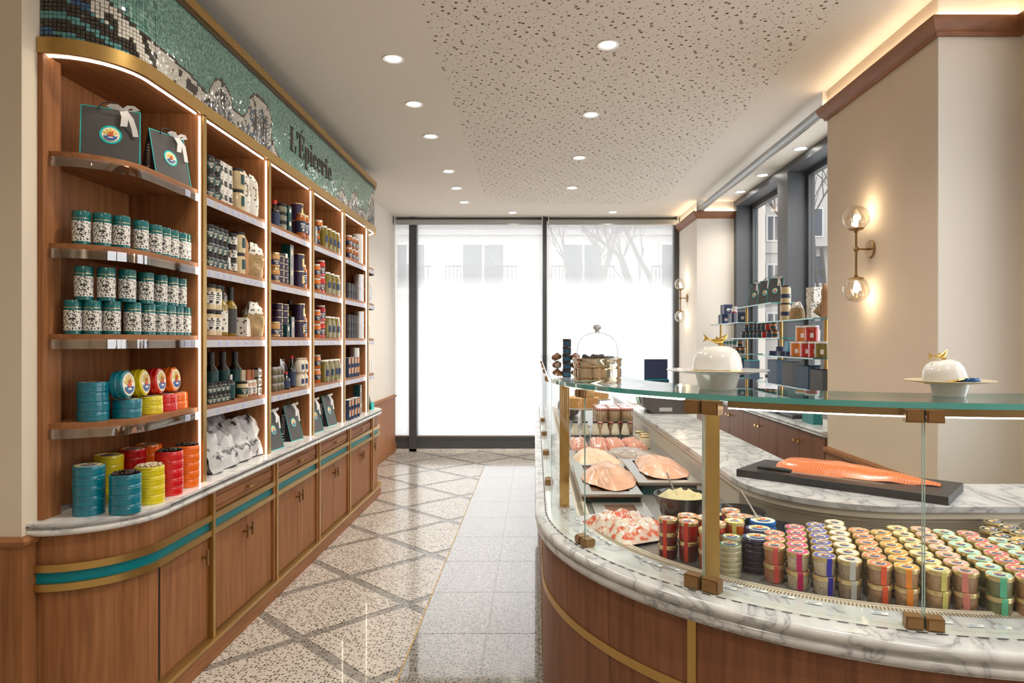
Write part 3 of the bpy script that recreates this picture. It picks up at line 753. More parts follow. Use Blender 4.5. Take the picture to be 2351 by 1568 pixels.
# tiles along the frieze
PT = .0152; PT1 = .0152; PT2 = .0105; rn = random.Random(12)
seg = []; acc = 0
for (x0, y0), (x1, y1) in zip(PM, PM[1:]):
    l = math.hypot(x1 - x0, y1 - y0); seg.append((acc, l, x0, y0, x1, y1)); acc += l
many = MB(); shared = {}; count = 0; s = .008; ns_path = acc
def tile_mesh(c):
    if c not in shared:
        h = PT * .455
        shared[c] = MB().add([(-h, -h, 0), (h, -h, 0), (h, h, 0), (-h, h, 0), (-h * .86, -h * .86, .0035), (h * .86, -h * .86, .0035), (h * .86, h * .86, .0035), (-h * .86, h * .86, .0035)],
            [(4, 5, 6, 7), (0, 1, 5, 4), (1, 2, 6, 5), (2, 3, 7, 6), (3, 0, 4, 7)], TM[c]).mesh('tile')
    return shared[c]
while s < ns_path - .3:
    PT = PT1 if s < .46 else PT2
    for (a, l, x0, y0, x1, y1) in seg:
        if a <= s <= a + l: break
    t = (s - a) / l; x, y = x0 + (x1 - x0) * t, y0 + (y1 - y0) * t
    dx, dy = (x1 - x0) / l, (y1 - y0) / l; nx, ny = dy, -dx
    z = ZM0 + .008; row = 0
    while z < ZM1 - .012:
        zz = z
        c = tile_col(s, y, x, zz, rn)
        j = .0022; T = Matrix(((dx, 0, nx, x + nx * -.003), (dy, 0, ny, y + ny * -.003), (0, 1, 0, zz), (0, 0, 0, 1)))
        T = T @ TR(rn.uniform(-j, j) * .4, rn.uniform(-j, j) * .4, 0) @ RZ(rn.uniform(-.12, .12)) @ RX(rn.gauss(0, .035)) @ RY(rn.gauss(0, .035))
        if count < 300 and row < 11 and PT == PT1:
            q = link('tile', tile_mesh(c), fr); q.matrix_local = TR(*FO) @ T; count += 1
        else:
            h = PT * .45
            many.add([T @ Vector(p) for p in ((-h, -h, .002), (h, -h, .002), (h, h, .002), (-h, h, .002))], [(0, 1, 2, 3)], TM[c])
        z += PT; row += 1
    s += PT
o = many.build('mosaic_tiles', fr, 5, kind='stuff'); o.location = FO
# lettering L'Epicerie with accent: condensed high-contrast serif, dark mosaic strokes
lt = M('lettering_brown', (.065, .035, .025), .4)
def letter(ch):
    P = []; B, t = .028, .007      # stem, hairline
    def st(x, z0, z1, w=B): P.append(rect(x, x + w, z0, z1))
    def sf(x0, x1, z): P.append(rect(x0, x1, z, z + t))
    def bowl(cx, cz, rx, rz, a0, a1, w0, w1):
        n = 14; o = []; i_ = []
        for k in range(n + 1):
            a = R(a0 + (a1 - a0) * k / n); wv = w0 + (w1 - w0) * abs(cos(a))
            o.append((cx + rx * cos(a), cz + rz * sin(a))); i_.append((cx + (rx - wv) * cos(a), cz + (rz - t) * sin(a)))
        for k in range(n): P.append([o[k], o[k + 1], i_[k + 1], i_[k]])
    if ch == 'L': st(.014, 0, .155); sf(0, .056, .148); sf(0, .1, 0); P.append([(.093, 0), (.1, 0), (.1, .055), (.095, .055)]); wd = .108
    elif ch == "'": P.append([(.004, .155), (.028, .155), (.018, .105), (.012, .105)]); wd = .036
    elif ch == 'E':
        st(.014, 0, .155); sf(0, .1, .148); sf(0, .102, 0); sf(.04, .078, .074); P.append([(.095, .11), (.1, .11), (.1, .155), (.093, .155)]); P.append([(.097, 0), (.102, 0), (.102, .05), (.098, .05)]); P.append(rect(.073, .079, .055, .1))
        P.append([(.04, .165), (.05, .165), (.085, .195), (.06, .195)]); wd = .112
    elif ch == 'p': st(.012, -.05, .1); sf(0, .052, -.05); sf(0, .012, .093); bowl(.05, .05, .044, .052, -118, 118, t, .026); wd = .1
    elif ch == 'i': st(.012, 0, .1); sf(0, .052, 0); sf(0, .012, .093); P.append(ell(.017, .017, 12, .026, .132)); wd = .056
    elif ch == 'c': bowl(.044, .05, .042, .052, 48, 318, t, .026); P.append(ell(.013, .013, 10, .068, .076)); wd = .082
    elif ch == 'e': bowl(.044, .05, .042, .052, 0, 322, t, .026); P.append(rect(.02, .086, .046, .053)); wd = .09
    elif ch == 'r': st(.012, 0, .1); sf(0, .056, 0); sf(0, .012, .093); bowl(.062, .066, .026, .034, 40, 170, .012, .012); P.append(ell(.014, .014, 10, .078, .082)); wd = .09
    return P, wd
yy = 4.285
for ch in "L'Epicerie":
    P_, wd = letter(ch); k = 1.0; mb = MB()
    for p in P_:
        mb.prism([(a * k, b * k) for a, b in p], 0, .004, lt, T=Matrix(((0, 0, 1, XU - .012), (1, 0, 0, yy), (0, 1, 0, 2.742), (0, 0, 0, 1))))
    o = mb.build('letter', fr); o.location = FO; yy += wd * k + .006

# ------------------------------------------------------------------ curved display counter
def cp(cx, cy, r, ys=7.15, xe=2.38, n=44):
    return [(cx - r, ys), (cx - r, 5.6), (cx - r, 4.2)] + [(cx - r * cos(R(90 * i / n)), cy - r * sin(R(90 * i / n))) for i in range(n + 1)] + [(1.9, cy - r), (xe, cy - r)]
CX, CY, GR = 1.26, 2.76, 1.19
GL = cp(CX, CY, GR); MO = cp(1.3, CY, 1.3, 7.22); BP = cp(1.3, CY, 1.265, 7.18)
LZ, DZ, TZ = .80, .785, 1.353
KD = .95            # deck goods: plan scale
def dk(x, y): return (x * KD, y * KD)
E1, E2 = cp(CX, CY, 1.09), cp(CX, CY, 1.045)
IW = cp(1.3, 2.75, .45); WB = cp(1.3, 2.75, .10)
dc = thing('display_counter', 'curved glass display counter with walnut front and marble ledge', 'counter')
MB().sweep(BP, [(0, .09), (0, .735), (-.03, .735), (-.03, .09)], wood_c).build('front_panel', dc)
MB().sweep(offset(BP, -.05), [(0, 0), (0, .09), (-.03, .09), (-.03, 0)], black_m).build('toe_kick', dc)
MB().sweep(BP, [(.001, .518), (.005, .518), (.005, .546), (.001, .546)], brass).build('brass_band', dc)
def sub(path, u0, u1, n=6):
    return [at_u(path, u0 + (u1 - u0) * i / n) for i in range(n + 1)]
for ua, ub in ((1581, 1600), (1233.5, 1235)):
    sp = sub(BP, ua, ub, 3) if ua > 1300 else [(.036, 2.95), (.036, 2.92)]
    MB().sweep(sp, [(.001, .09), (.005, .09), (.005, .73), (.001, .73)], brass).build('brass_stile', dc)
mb = MB().sweep(MO, bull(.770, LZ, 0), marble_g, closed=False).sweep(MO, bull(.735, .7675, -.006), marble_g, closed=False)
mb.ring(offset(MO, -.0145), E1, .735, LZ, marble_g)
mb.build('marble_ledge', dc)
mb = MB().ring(E1, E2, .75, LZ - .005, beige_m).build('air_grille', dc)
sl = MB(); P = offset(E1, -.012); Q = offset(E2, .012)
acc = 0
for i in range(len(P) - 1):
    n = max(1, int(math.hypot(P[i + 1][0] - P[i][0], P[i + 1][1] - P[i][1]) / .0085))
    for k in range(n):
        t = k / n; a = Vector((P[i][0] + (P[i + 1][0] - P[i][0]) * t, P[i][1] + (P[i + 1][1] - P[i][1]) * t, LZ - .0042)); b = Vector((Q[i][0] + (Q[i + 1][0] - Q[i][0]) * t, Q[i][1] + (Q[i + 1][1] - Q[i][1]) * t, LZ - .0042))
        d = (b - a).normalized(); w_ = Vector((-d.y, d.x, 0)) * .0018
        sl.add([a - w_, a + w_, b + w_, b - w_], [(0, 1, 2, 3)], hole_m)
sl.build('grille_slots', dc, kind='stuff')
MB().ring(E2, offset(IW, .004), .70, DZ, M('case_deck', (.30, .29, .28), .3, .6)).build('deck', dc)
MB().sweep(offset(E2, .002), [(0, .75), (0, LZ - .002), (-.008, LZ - .002), (-.008, .75)], beige_m).build('deck_lip', dc)
# light slot in front of the glass: pale channel with dashes
MB().ring(offset(GL, .022), offset(GL, -.03), LZ, LZ + .0015, M('light_channel', (.62, .645, .62), .15, coat=.6)).build('glass_channel', dc)
da = MB(); P = offset(GL, .026)
for i in range(len(P) - 1):
    l = math.hypot(P[i + 1][0] - P[i][0], P[i + 1][1] - P[i][1]); n = max(1, round(l / .043))
    for k in range(n):
        a = Vector((*P[i], LZ + .002)); b = Vector((*P[i + 1], LZ + .002)); d = (b - a); q0, q1 = a + d * (k / n), a + d * ((k + .6) / n); w_ = Vector((-d.y, d.x, 0)).normalized() * .0022
        da.add([q0 - w_, q0 + w_, q1 + w_, q1 - w_], [(0, 1, 2, 3)], black_m)
da.build('channel_slots', dc, kind='stuff')
# panes and clamps
def ang(u):
    best = min(((abs(PX + F * (CX - GR * cos(R(a / 10))) / (CY - GR * sin(R(a / 10))) - u), a / 10) for a in range(0, 901)))
    return best[1]
def gp(a, o=0): return (CX - (GR + o) * cos(R(a)), CY - (GR + o) * sin(R(a)))
jts = [0.0, ang(1343), ang(1615), ang(2120)]
for a0, a1 in zip(jts, jts[1:] + [90]):
    n = 12; pth = [gp(a0 + .12 + (a1 - a0 - .24) * i / n) for i in range(n + 1)]
    if a1 == 90: pth += [(2.38, CY - GR)]
    MB().sweep(pth, [(.004, LZ + .004), (.004, 1.336), (-.004, 1.336), (-.004, LZ + .004)], case_glass).build('glass_pane', dc)
    for q in (pth[0], pth[-1]):
        if a1 == 90 and q is pth[-1]: continue
        MB().box(q[0] - .0011, q[0] + .0011, q[1] - .0011, q[1] + .0011, LZ + .004, 1.336, M('pane_edge', (.40, .56, .53), .1, coat=1.)).build('pane_edge', dc)
yj = [2.76, 3.25, 4.1, 4.95, 5.8, 7.1]
for y0, y1 in zip(yj, yj[1:]):
    MB().box(CX - GR - .004, CX - GR + .004, y0 + .003, y1 - .003, LZ + .004, 1.336, case_glass).build('glass_pane', dc)
def clamp(x, y, a, big=1., z=LZ + .002):
    T = TR(x, y, z) @ RZ(a)
    for s_ in (-1, 1):
        m = MB().box(s_ * .003 if s_ > 0 else -.047 * big, .047 * big if s_ > 0 else -.003, -.016, .016, 0, .034 * big, bronze, T)
        m.box(s_ * .006 if s_ > 0 else -.044 * big, .044 * big if s_ > 0 else -.006, -.021, .021, .004, .030 * big, bronze, T); m.build('clamp', dc)
for a, g in ((jts[1], .8), (jts[2], 1.1), (jts[3], .9)):
    x, y = gp(a); clamp(x, y, R(a - 90), g); clamp(x, y, R(a - 90), g, 1.336 - .036 * g)
for y in yj[1:-1]: clamp(CX - GR, y, R(90), .8); clamp(CX - GR, y, R(90), .8, 1.305)
for (x, y) in ((.52, 1.955), (.125, 2.81)):
    MB().box(x - .02, x + .02, y - .02, y + .02, LZ, 1.336, brassp if y > 2.5 else brass).build('post', dc)
# top glass with teal edge
A_, B_ = offset(GL, .014), cp(CX, CY, .88)
mb = MB(); n = len(A_)
mb.add([(x, y, z) for z in (1.338, TZ) for P_ in (A_, B_) for x, y in P_], [f for i in range(n - 1) for f in ((2 * n + i, 2 * n + i + 1, 3 * n + i + 1, 3 * n + i), (i, n + i, n + i + 1, i + 1))], top_glass)
mb.add([(x, y, z) for z in (1.338, TZ) for P_ in (A_, B_) for x, y in P_], [f for i in range(n - 1) for f in ((i, i + 1, 2 * n + i + 1, 2 * n + i), (n + i, 3 * n + i, 3 * n + i + 1, n + i + 1))], edge_m)
mb.build('top_glass', dc)
rl = [gp(jts[2] + 3 + (90 - jts[2] - 3) * i / 20, -.03) for i in range(21)] + [(2.38, CY - GR + .03)]
MB().sweep(rl, [(.006, 1.316), (.006, 1.336), (-.02, 1.336), (-.02, 1.316)], bronze).build('light_rail', dc)
MB().sweep(rl, [(.004, 1.312), (.004, 1.316), (-.012, 1.316), (-.012, 1.312)], led_w).build('light_strip', dc)
rl = [(CX - GR + .03, 5.6), (CX - GR + .03, 2.76)] + [gp(jts[2] * i / 12, -.03) for i in range(1, 12)]
MB().sweep(rl, [(.004, 1.328), (.004, 1.336), (-.012, 1.336), (-.012, 1.328)], led_w).build('light_strip', dc)

# rear counter with marble worktop
rc = thing('rear_counter', 'beige enamelled rear counter with perforated air panel', 'counter')
MB().ring(IW, WB, 0, .885, beige_m).build('body', rc)
MB().ring(offset(IW, .012), offset(IW, -.02), .8855, .9095, beige_m).build('band', rc)
pf = MB(); P = offset(IW, .002); Pn = normals(IW)
for i in range(3, len(P) - 1):
    l = math.hypot(P[i + 1][0] - P[i][0], P[i + 1][1] - P[i][1])
    n = max(1, round(l / .0092))
    for k in range(n):
        for r_ in range(7):
            t = (k + .5 * (r_ % 2)) / n; x, y = P[i][0] + (P[i + 1][0] - P[i][0]) * t, P[i][1] + (P[i + 1][1] - P[i][1]) * t
            if x > 1.60 and x < 1.68: continue
            dx, dy = (P[i + 1][0] - P[i][0]) / l, (P[i + 1][1] - P[i][1]) / l; z = .822 + .0075 * r_
            pf.add([(x + dx * .0031 * cos(q * pi / 3), y + dy * .0031 * cos(q * pi / 3), z + .0031 * sin(q * pi / 3)) for q in range(6)], [tuple(range(6))], hole_m)
pf.build('perforation', rc, kind='stuff')
MB().ring(offset(IW, .02), WB, .91, .93, marble_g).build('marble_worktop', label='veined marble worktop on the rear counter carrying the salmon board', cat='worktop')
WZ = .93

# ------------------------------------------------------------------ generic goods
def tin(r, h, side, top, lidart=None, text=True, seg=26):
    g = MB().lathe([(r * .97, 0), (r, .002), (r, h * .56), (r * 1.015, h * .58), (r * 1.015, h * .62), (r, h * .64), (r, h - .003), (r * .97, h), (r * .93, h), (r * .92, h - .002), (0, h - .002)], seg, [side] * 8 + [top] * 2)
    parts = [('body', g)]
    if lidart: parts.append(('lid_print', MB().art(lidart, TR(0, 0, h - .002))))
    return parts
def jar(r, h, body, lid, lab=None, lz=(.18, .68), lidh=.012, sh=.12, neck=.82, seg=16):
    hb = h - lidh; p = [(0, 0), (r * .9, 0), (r, .004), (r, hb * (1 - sh)), (r * neck, hb)]
    parts = [('glass_body', MB().lathe(p, seg, body)), ('lid', MB().lathe([(r * (neck + .05), hb - .001), (r * (neck + .07), hb), (r * (neck + .07), h - .001), (r * neck, h), (0, h)], seg, lid))]
    if lab:
        lb = MB().lathe([(r * 1.008, hb * lz[0]), (r * 1.008, hb * lz[1])], seg, lab); z0, dz = hb * lz[0], hb * (lz[1] - lz[0])
        pr = MB(); ink = art_black if lab in (white_p, floral2) else art_cream
        for a0, a1, f0, f1 in ((-1.25, -.15, .70, .78), (-1.05, -.35, .54, .61), (-1.15, -.25, .40, .45), (-.85, -.5, .12, .30)):
            n_ = 4; q = [(r * 1.016 * cos(a0 + (a1 - a0) * i / n_), r * 1.016 * sin(a0 + (a1 - a0) * i / n_)) for i in range(n_ + 1)]
            pr.add([(x, y, z0 + dz * f) for f in (f0, f1) for x, y in q], [(i, i + 1, n_ + 2 + i, n_ + 1 + i) for i in range(n_)], ink)
        parts.append(('label', lb, [('print', pr)]))
    return parts
def carton(w, d, h, side, front=None, art=None):
    """box standing with its face to +x (w along y)"""
    g = MB().box(-d, 0, -w / 2, w / 2, 0, h, side); parts = [('box', g)]
    if front: parts.append(('face', MB().box(0, .001, -w / 2 + .001, w / 2 - .001, .001, h - .001, front)))
    if art: parts.append(('print', MB().art(art, TR(.0012, 0, 0) @ FRONT_X)))
    return parts
def bottle(r, h, body, cap, lab, capf=.30, lz=(.06, .52), shz=.62, seg=16):
    n = r * .40
    return [('glass_body', MB().lathe([(0, 0), (r * .92, 0), (r, .005), (r, h * shz * .94), (r * .92, h * shz), (n, h * (shz + .11)), (n, h * .98), (0, h * .98)], seg, body)),
            ('cap', MB().lathe([(n * 1.12, h * (1 - capf)), (n * 1.15, h * .992), (n, h), (0, h)], seg, cap)),
            ('label', MB().lathe([(r * 1.01, h * lz[0]), (r * 1.01, h * lz[1])], seg, lab))]
def pillow(w, t, h, mat, seed, top=None, crush=.012, nx=9, nz=11, neck=None, pinch=.25, fq=18):
    """filled bag standing on its base, face to +x; neck narrows the upper part; creased by ridged noise"""
    g = MB(); v = {}
    for side in (1, -1):
        for i in range(nx + 1):
            for j in range(nz + 1):
                a, b = i / nx * 2 - 1, j / nz
                ww = w / 2 * (lerp(neck, b) if neck else 1)
                th = t / 2 * (1 - abs(a) ** 3.0) * (1 - max(0, (b - (1 - pinch)) / pinch) ** 1.3) * (.75 + .25 * min(1, b * 6))
                p = Vector((side * th, a * ww, b * h))
                q1 = (p.y * fq + seed * 3.1, p.z * fq, side * 3 + p.x * 8); q2 = (p.y * fq * 2.3 + seed, p.z * fq * 2.3, side * 5)
                k = crush * (1 - 3.2 * abs(noise.noise(q1)) + .6 * noise.noise(q2)) * .6 * (1 if abs(a) < .99 else .45)
                p += Vector((k * side, k * .5, 0 if j == 0 else k * .5))
                v[side, i, j] = len(g.v); g.v.append(tuple(p))
        for i in range(nx):
            for j in range(nz):
                q = (v[side, i, j], v[side, i + 1, j], v[side, i + 1, j + 1], v[side, i, j + 1])
                g.f.append(q if side > 0 else q[::-1]); g.m.append(top if (top and j >= nz * .62) else mat)
    return g
def gift_bag(w, d, h, seed=0, bow=True):
    """paper carrier folded to a ridge, face to +x with turquoise edges, round emblem, cord handle and ribbon"""
    tz = h; b = MB().add([(0, -w / 2, 0), (0, w / 2, 0), (-d, w / 2, 0), (-d, -w / 2, 0), (-d * .46, -w / 2, tz), (-d * .46, w / 2, tz)],
        [(0, 1, 5, 4)], charcoal).add([(0, -w / 2, 0), (0, w / 2, 0), (-d, w / 2, 0), (-d, -w / 2, 0), (-d * .46, -w / 2, tz), (-d * .46, w / 2, tz)], [(2, 3, 4, 5), (3, 0, 4), (1, 2, 5), (0, 3, 2, 1)], blackp)
    lean = math.atan2(d * .46, tz); L = math.hypot(d * .46, tz); T = RY(-lean) @ FRONT_X
    ed = MB(); e = .0035
    for p in (rect(-w / 2, -w / 2 + e, 0, L), rect(w / 2 - e, w / 2, 0, L), rect(-w / 2, w / 2, L - e, L), rect(-w / 2, w / 2, 0, e)): ed.prism(p, 0, .0012, turq, T=T)
    pr = MB().art(emblem(w * .19, w * .19, turq), T @ TR(0, L * .5, .001), .0005)
    hd = MB().tube([T @ Vector((w * .22 * cos(R(t)), L * .93 + L * .17 * sin(R(t)) - (.05 * L if 200 < t < 340 else 0), .008)) for t in range(-20, 205, 25)], .0026, black_m, 6)
    parts = [('bag_body', b), ('edge_trim', ed), ('emblem', pr), ('handle', hd)]
    side = text_mb('PETROSSIAN', d * .26, white_p, TR(-d * .44, -w / 2 - .0008, h * .36) @ Matrix(((0, -1, 0, 0), (0, 0, -1, 0), (1, 0, 0, 0), (0, 0, 0, 1))))
    parts.append(('lettering', side))
    if bow:
        rb = MB(); rn_ = random.Random(seed)
        def strip(pts, wd):
            vs = []
            for p in pts: vs += [T @ Vector((p[0] - wd / 2, p[1], p[2])), T @ Vector((p[0] + wd / 2, p[1], p[2] + .003))]
            rb.add(vs, [(2 * i, 2 * i + 1, 2 * i + 3, 2 * i + 2) for i in range(len(pts) - 1)], ribbon_m)
        k = w * .12
        bx = w * .2; _s = strip
        def strip(pts, wd, _s=_s): _s([(p[0] + bx, p[1], p[2]) for p in pts], wd)
        strip([(0, L * .96, .012), (w * .04, L * .82, .02), (w * .02, L * .66, .012)], k); strip([(w * .03, L * .96, .014), (w * .14, L * .80, .022), (w * .2, L * .62, .012), (w * .22, L * .5, .008)], k * .8)
        strip([(0, L * .95, .012), (-w * .14, L * 1.02, .03), (-w * .22, L * .99, .02), (-w * .1, L * .96, .014), (0, L * .95, .013)], k); strip([(0, L * .95, .012), (w * .14, L * 1.03, .03), (w * .24, L * .98, .02), (w * .1, L * .95, .014), (0, L * .95, .013)], k)
        parts.append(('ribbon', rb))
    return parts

# ------------------------------------------------------------------ goods in the display counter
RINGC = dict(pink=(.72, .22, .20), magenta=(.72, .06, .25), blue=(.10, .10, .45), white=(.78, .74, .66), coral=(.80, .24, .13), orange=(.83, .40, .07), yellow=(.80, .72, .36), rose=(.80, .44, .38), mint=(.42, .70, .60), raspberry=(.70, .14, .18), black=(.03, .03, .04))
TAPEC = dict(pink=(.75, .10, .09), magenta=(.55, .0, .12), blue=(.02, .02, .45), white=(.55, .55, .56), coral=(.85, .10, .03), orange=(.85, .26, .02), yellow=(.68, .62, .18), rose=(.76, .25, .22), mint=(.10, .52, .33), raspberry=(.72, .04, .07), black=(.02, .02, .03))
CONT = dict(pink=(.48, .19, .09), magenta=(.58, .46, .33), blue=(.56, .46, .34), white=(.34, .25, .16), coral=(.36, .20, .11), orange=(.42, .24, .12), yellow=(.42, .25, .13), rose=(.40, .24, .14), mint=(.17, .19, .08), raspberry=(.44, .22, .10), black=(.30, .17, .08))
JR, JH = .0322, .0535
verr = {}
def verrine(c):
    rg = M('ring_' + c, RINGC[c], .4); tp = M('tape_' + c, TAPEC[c], .35); ct = M('content_' + c, CONT[c], .16, coat=1., var=(210, .5))
    body = MB().lathe([(0, 0), (JR * .80, 0), (JR * .88, .004), (JR * .93, JH - .02), (JR * .96, JH - .012)], 22, ct)
    lid = MB().lathe([(JR * .95, JH - .013), (JR, JH - .012), (JR, JH - .003), (JR * .96, JH), (JR * .90, JH), (JR * .86, JH - .001), (0, JH - .001)], 24, goldlid)
    lab = MB().art(emblem(JR * .88, JR * .88, rg, True, True, .62), TR(0, 0, JH - .001), .00025)
    a = .0075; q = JR * 1.012
    tape = MB()
    pts = [(q * .80, JH + .0006), (q, JH - .0015), (q, JH - .013), (q * .96, JH - .016), (q * .915, .002)]
    tape.add([Vector((s_ * a, -y, z)) for y, z in pts for s_ in (-1, 1)], [(2 * i, 2 * i + 1, 2 * i + 3, 2 * i + 2) for i in range(4)], tp)
    P_ = [('glass_body', body), ('lid', lid), ('lid_print', lab), ('tape', tape)]
    return Spec('verrine_jar', 'jar', P_), Spec('verrine_jar', 'jar', P_[:2] + P_[3:], True)
FRONTS = [('pink', .75, 2.071, 3, 1), ('magenta', .8017, 2.011, 5, 1), ('blue', .86, 1.97, 6, 1), ('white', .923, 1.938, 7, 1), ('coral', .9876, 1.90, 6, 1), ('orange', 1.054, 1.874, 6, 1), ('yellow', 1.126, 1.856, 7, 1), ('rose', 1.2, 1.842, 7, 1), ('mint', 1.27, 1.808, 7, 1), ('raspberry', 1.338, 1.79, 7, 1), ('mint', 1.41, 1.785, 6, 0), ('orange', 1.48, 1.785, 6, 0)]
CN = dict(pink='pink', magenta='magenta', blue='royal blue', white='white', coral='coral', orange='orange', yellow='pale yellow', rose='rose', mint='mint green', raspberry='raspberry', black='black')
TW = [.12, -.05, .05, .03, .02, -.04, .06, -.08, .05, .1, 0, 0]
for i, (c, x, y, rows, vis) in enumerate(FRONTS):
    if c not in verr: verr[c] = verrine(c)
    full, flat = verr[c]; x, y = x * .9575, y * .9575
    dirx = .335 + (.238 - .335) * max(0, min(1, (i - 2) / 6)); diry = sqrt(1 - dirx ** 2); stp = .0665
    if i >= 10: rows -= 0
    for r_ in range(rows):
        px, py = x + dirx * stp * r_ + random.uniform(-.003, .003), y + diry * stp * r_
        far = '' if i < 10 else ' by wall'
        a = TW[i] + random.uniform(-.25, .25)
        nm = CN[c]
        full.put((px, py, DZ + JH), 'jar with %s lid label and tape%s, upper tier, %s from front glass' % (nm, far, ORD[r_]), nm + ' verrine jars', a + math.atan2(px, py) * -.55)
        if r_ < 2: full.put((px, py, DZ), 'jar with %s tape%s, lower tier, %s from front glass' % (nm, far, ORD[r_]), nm + ' verrine jars', a - math.atan2(px, py) * .55 + .1)
        else: flat.put((px, py, DZ), 'jar with %s tape%s, lower tier, %s from front glass' % (nm, far, ORD[r_]), nm + ' verrine jars', a)
verr['black'] = verrine('black')
for k, (u, v) in enumerate([(2283, 1196), (2318, 1210), (2275, 1214), (2300, 1229), (2345, 1222), (2340, 1246)]):
    p = ground(u, v, DZ + 2 * JH)
    verr['black'][0].put((p[0], p[1], DZ + JH), 'gold jar with black lid label, upper tier, %s in the dark cluster' % ORD[k], 'black verrine jars', .3)
    verr['black'][1].put((p[0], p[1], DZ), 'gold jar with black tape, lower tier, %s in the dark cluster' % ORD[k], 'black verrine jars', .3)

# flat caviar tins in stacks
def flat_tin(r, h, side, ring, name='flat_caviar_tin'):
    return Spec(name, 'tin', [('body', MB().lathe([(r * .95, 0), (r, .002), (r, h * .45), (r * 1.03, h * .5), (r * 1.03, h * .58), (r, h * .62), (r, h - .002), (r * .96, h), (0, h)], 26, side)), ('lid_print', MB().art(emblem(r * .93, r * .93, ring), TR(0, 0, h), .0003))])
def stack(spec, x, y, n, h, z, lab, grp, rz=0.):
    for k in range(n):
        pos = 'bottom' if k == 0 else 'top' if k == n - 1 else ORD[k] + ' up'
        spec.put((x + random.uniform(-.001, .001), y, z + k * h), lab + (', ' + pos if n > 1 else ''), grp, rz + random.uniform(-.3, .3))
gr = flat_tin(.034, .0165, M('green_cream_tin', (.56, .52, .36), .28, .4), M('print_green', (.0, .14, .085), .4))
stack(gr, *dk(.625, 2.125), 6, .0165, DZ, 'cream tin with green lid, stack beside the brass post', 'green and cream caviar tins')
stack(gr, *dk(.655, 2.205), 6, .0165, DZ, 'cream tin with green lid, stack behind the brass post stack', 'green and cream caviar tins')
nv = flat_tin(.046, .0172, M('navy_tin', (.022, .016, .055), .25, coat=.4), M('print_navy', (.03, .04, .16), .4))
stack(nv, *dk(.735, 2.185), 6, .0172, DZ, 'navy tin, stack beside the pink verrines', 'navy caviar tins')
stack(nv, *dk(.775, 2.285), 6, .0172, DZ, 'navy tin, stack behind the front navy stack', 'navy caviar tins')
bl = flat_tin(.043, .0172, M('bright_blue_tin', (.0, .16, .52), .25, coat=.4), M('print_white_ring', (.75, .75, .74), .4))
stack(bl, *dk(.822, 2.39), 6, .0172, DZ, 'bright blue tin, stack before the bowls', 'bright blue caviar tins')
# roe jars
def roe(h, cont, lidc, ringc, tapec, nm):
    r = .0325
    P_ = [('glass_body', MB().lathe([(0, 0), (r * .85, 0), (r * .92, .004), (r * .94, h - .012)], 20, cont)),
          ('lid', MB().lathe([(r * .95, h - .013), (r, h - .012), (r, h - .002), (r * .95, h), (0, h)], 22, lidc)), ('lid_print', MB().art(emblem(r * .85, r * .85, ringc, False), TR(0, 0, h), .00025))]
    tp = MB().add([Vector((s_ * .0065, -y, z)) for y, z in ((r * .85, h + .0008), (r * 1.02, h - .001), (r * 1.02, h - .013), (r * .97, .002)) for s_ in (-1, 1)], [(0, 1, 3, 2), (2, 3, 5, 4), (4, 5, 7, 6)], tapec)
    return Spec('roe_jar', 'jar', P_ + [('tape', tp)])
tr_red = M('tape_red', (.80, .07, .035), .35); tr_yel = M('tape_yellow', (.80, .66, .0), .35); tr_or = M('tape_amber', (.80, .33, .0), .35)
ringr = M('ring_redorange', (.80, .16, .06), .4); ringy = M('ring_lemon', (.80, .70, .08), .4)
r1 = roe(.043, redj, goldlid, ringr, tr_red, 'a'); r1d = roe(.043, redd, goldlid, ringr, tr_red, 'a')
r2 = roe(.064, redj, goldlid, ringr, tr_red, 'b'); r2d = roe(.064, redd, goldlid, ringr, tr_red, 'b')
o2 = roe(.064, orangej, goldlid, ringy, tr_yel, 'c'); o2d = roe(.064, M('rust_content', (.40, .06, .015), .15, coat=.8, var=(200, .3)), goldlid, ringy, tr_yel, 'c')
g_ = 'roe jars between the bag and the brass post'
for k, sp in enumerate((r1d, r1d, r1)): sp.put((*dk(.465, 2.315), DZ + .043 * k), 'small red roe jar beside the crab bag, %s of three' % ('bottom', 'middle', 'top')[k], g_, -.5)
for k, sp in enumerate((r2d, r2)): sp.put((*dk(.53, 2.285), DZ + .064 * k), 'tall red roe jar in second stack, %s' % ('lower', 'upper')[k], g_, -.45)
for k, sp in enumerate((o2d, o2)): sp.put((*dk(.575, 2.19), DZ + .064 * k), 'orange roe jar with yellow tape by the post, %s' % ('lower', 'upper')[k], g_, -.35)
for j, (x, y) in enumerate(((.545, 2.365), (.60, 2.335), (.62, 2.265))):
    for k, sp in enumerate((r2d, r2)): sp.put((*dk(x, y), DZ + .064 * k), 'red roe jar of the back row, %s, %s' % (ORD[j], ('lower', 'upper')[k]), g_, -.4)
for j, (x, y, a, b) in enumerate(((.72, 2.435, r2d, r2), (.715, 2.36, r2d, r2), (.69, 2.29, o2d, o2))):
    for k, sp in enumerate((a, b)): sp.put((*dk(x, y), DZ + .064 * k), 'roe jar %s, %s behind the brass post' % (('lower', 'upper')[k], ('furthest back', 'in the middle', 'with yellow lid')[j]), g_, -.3)

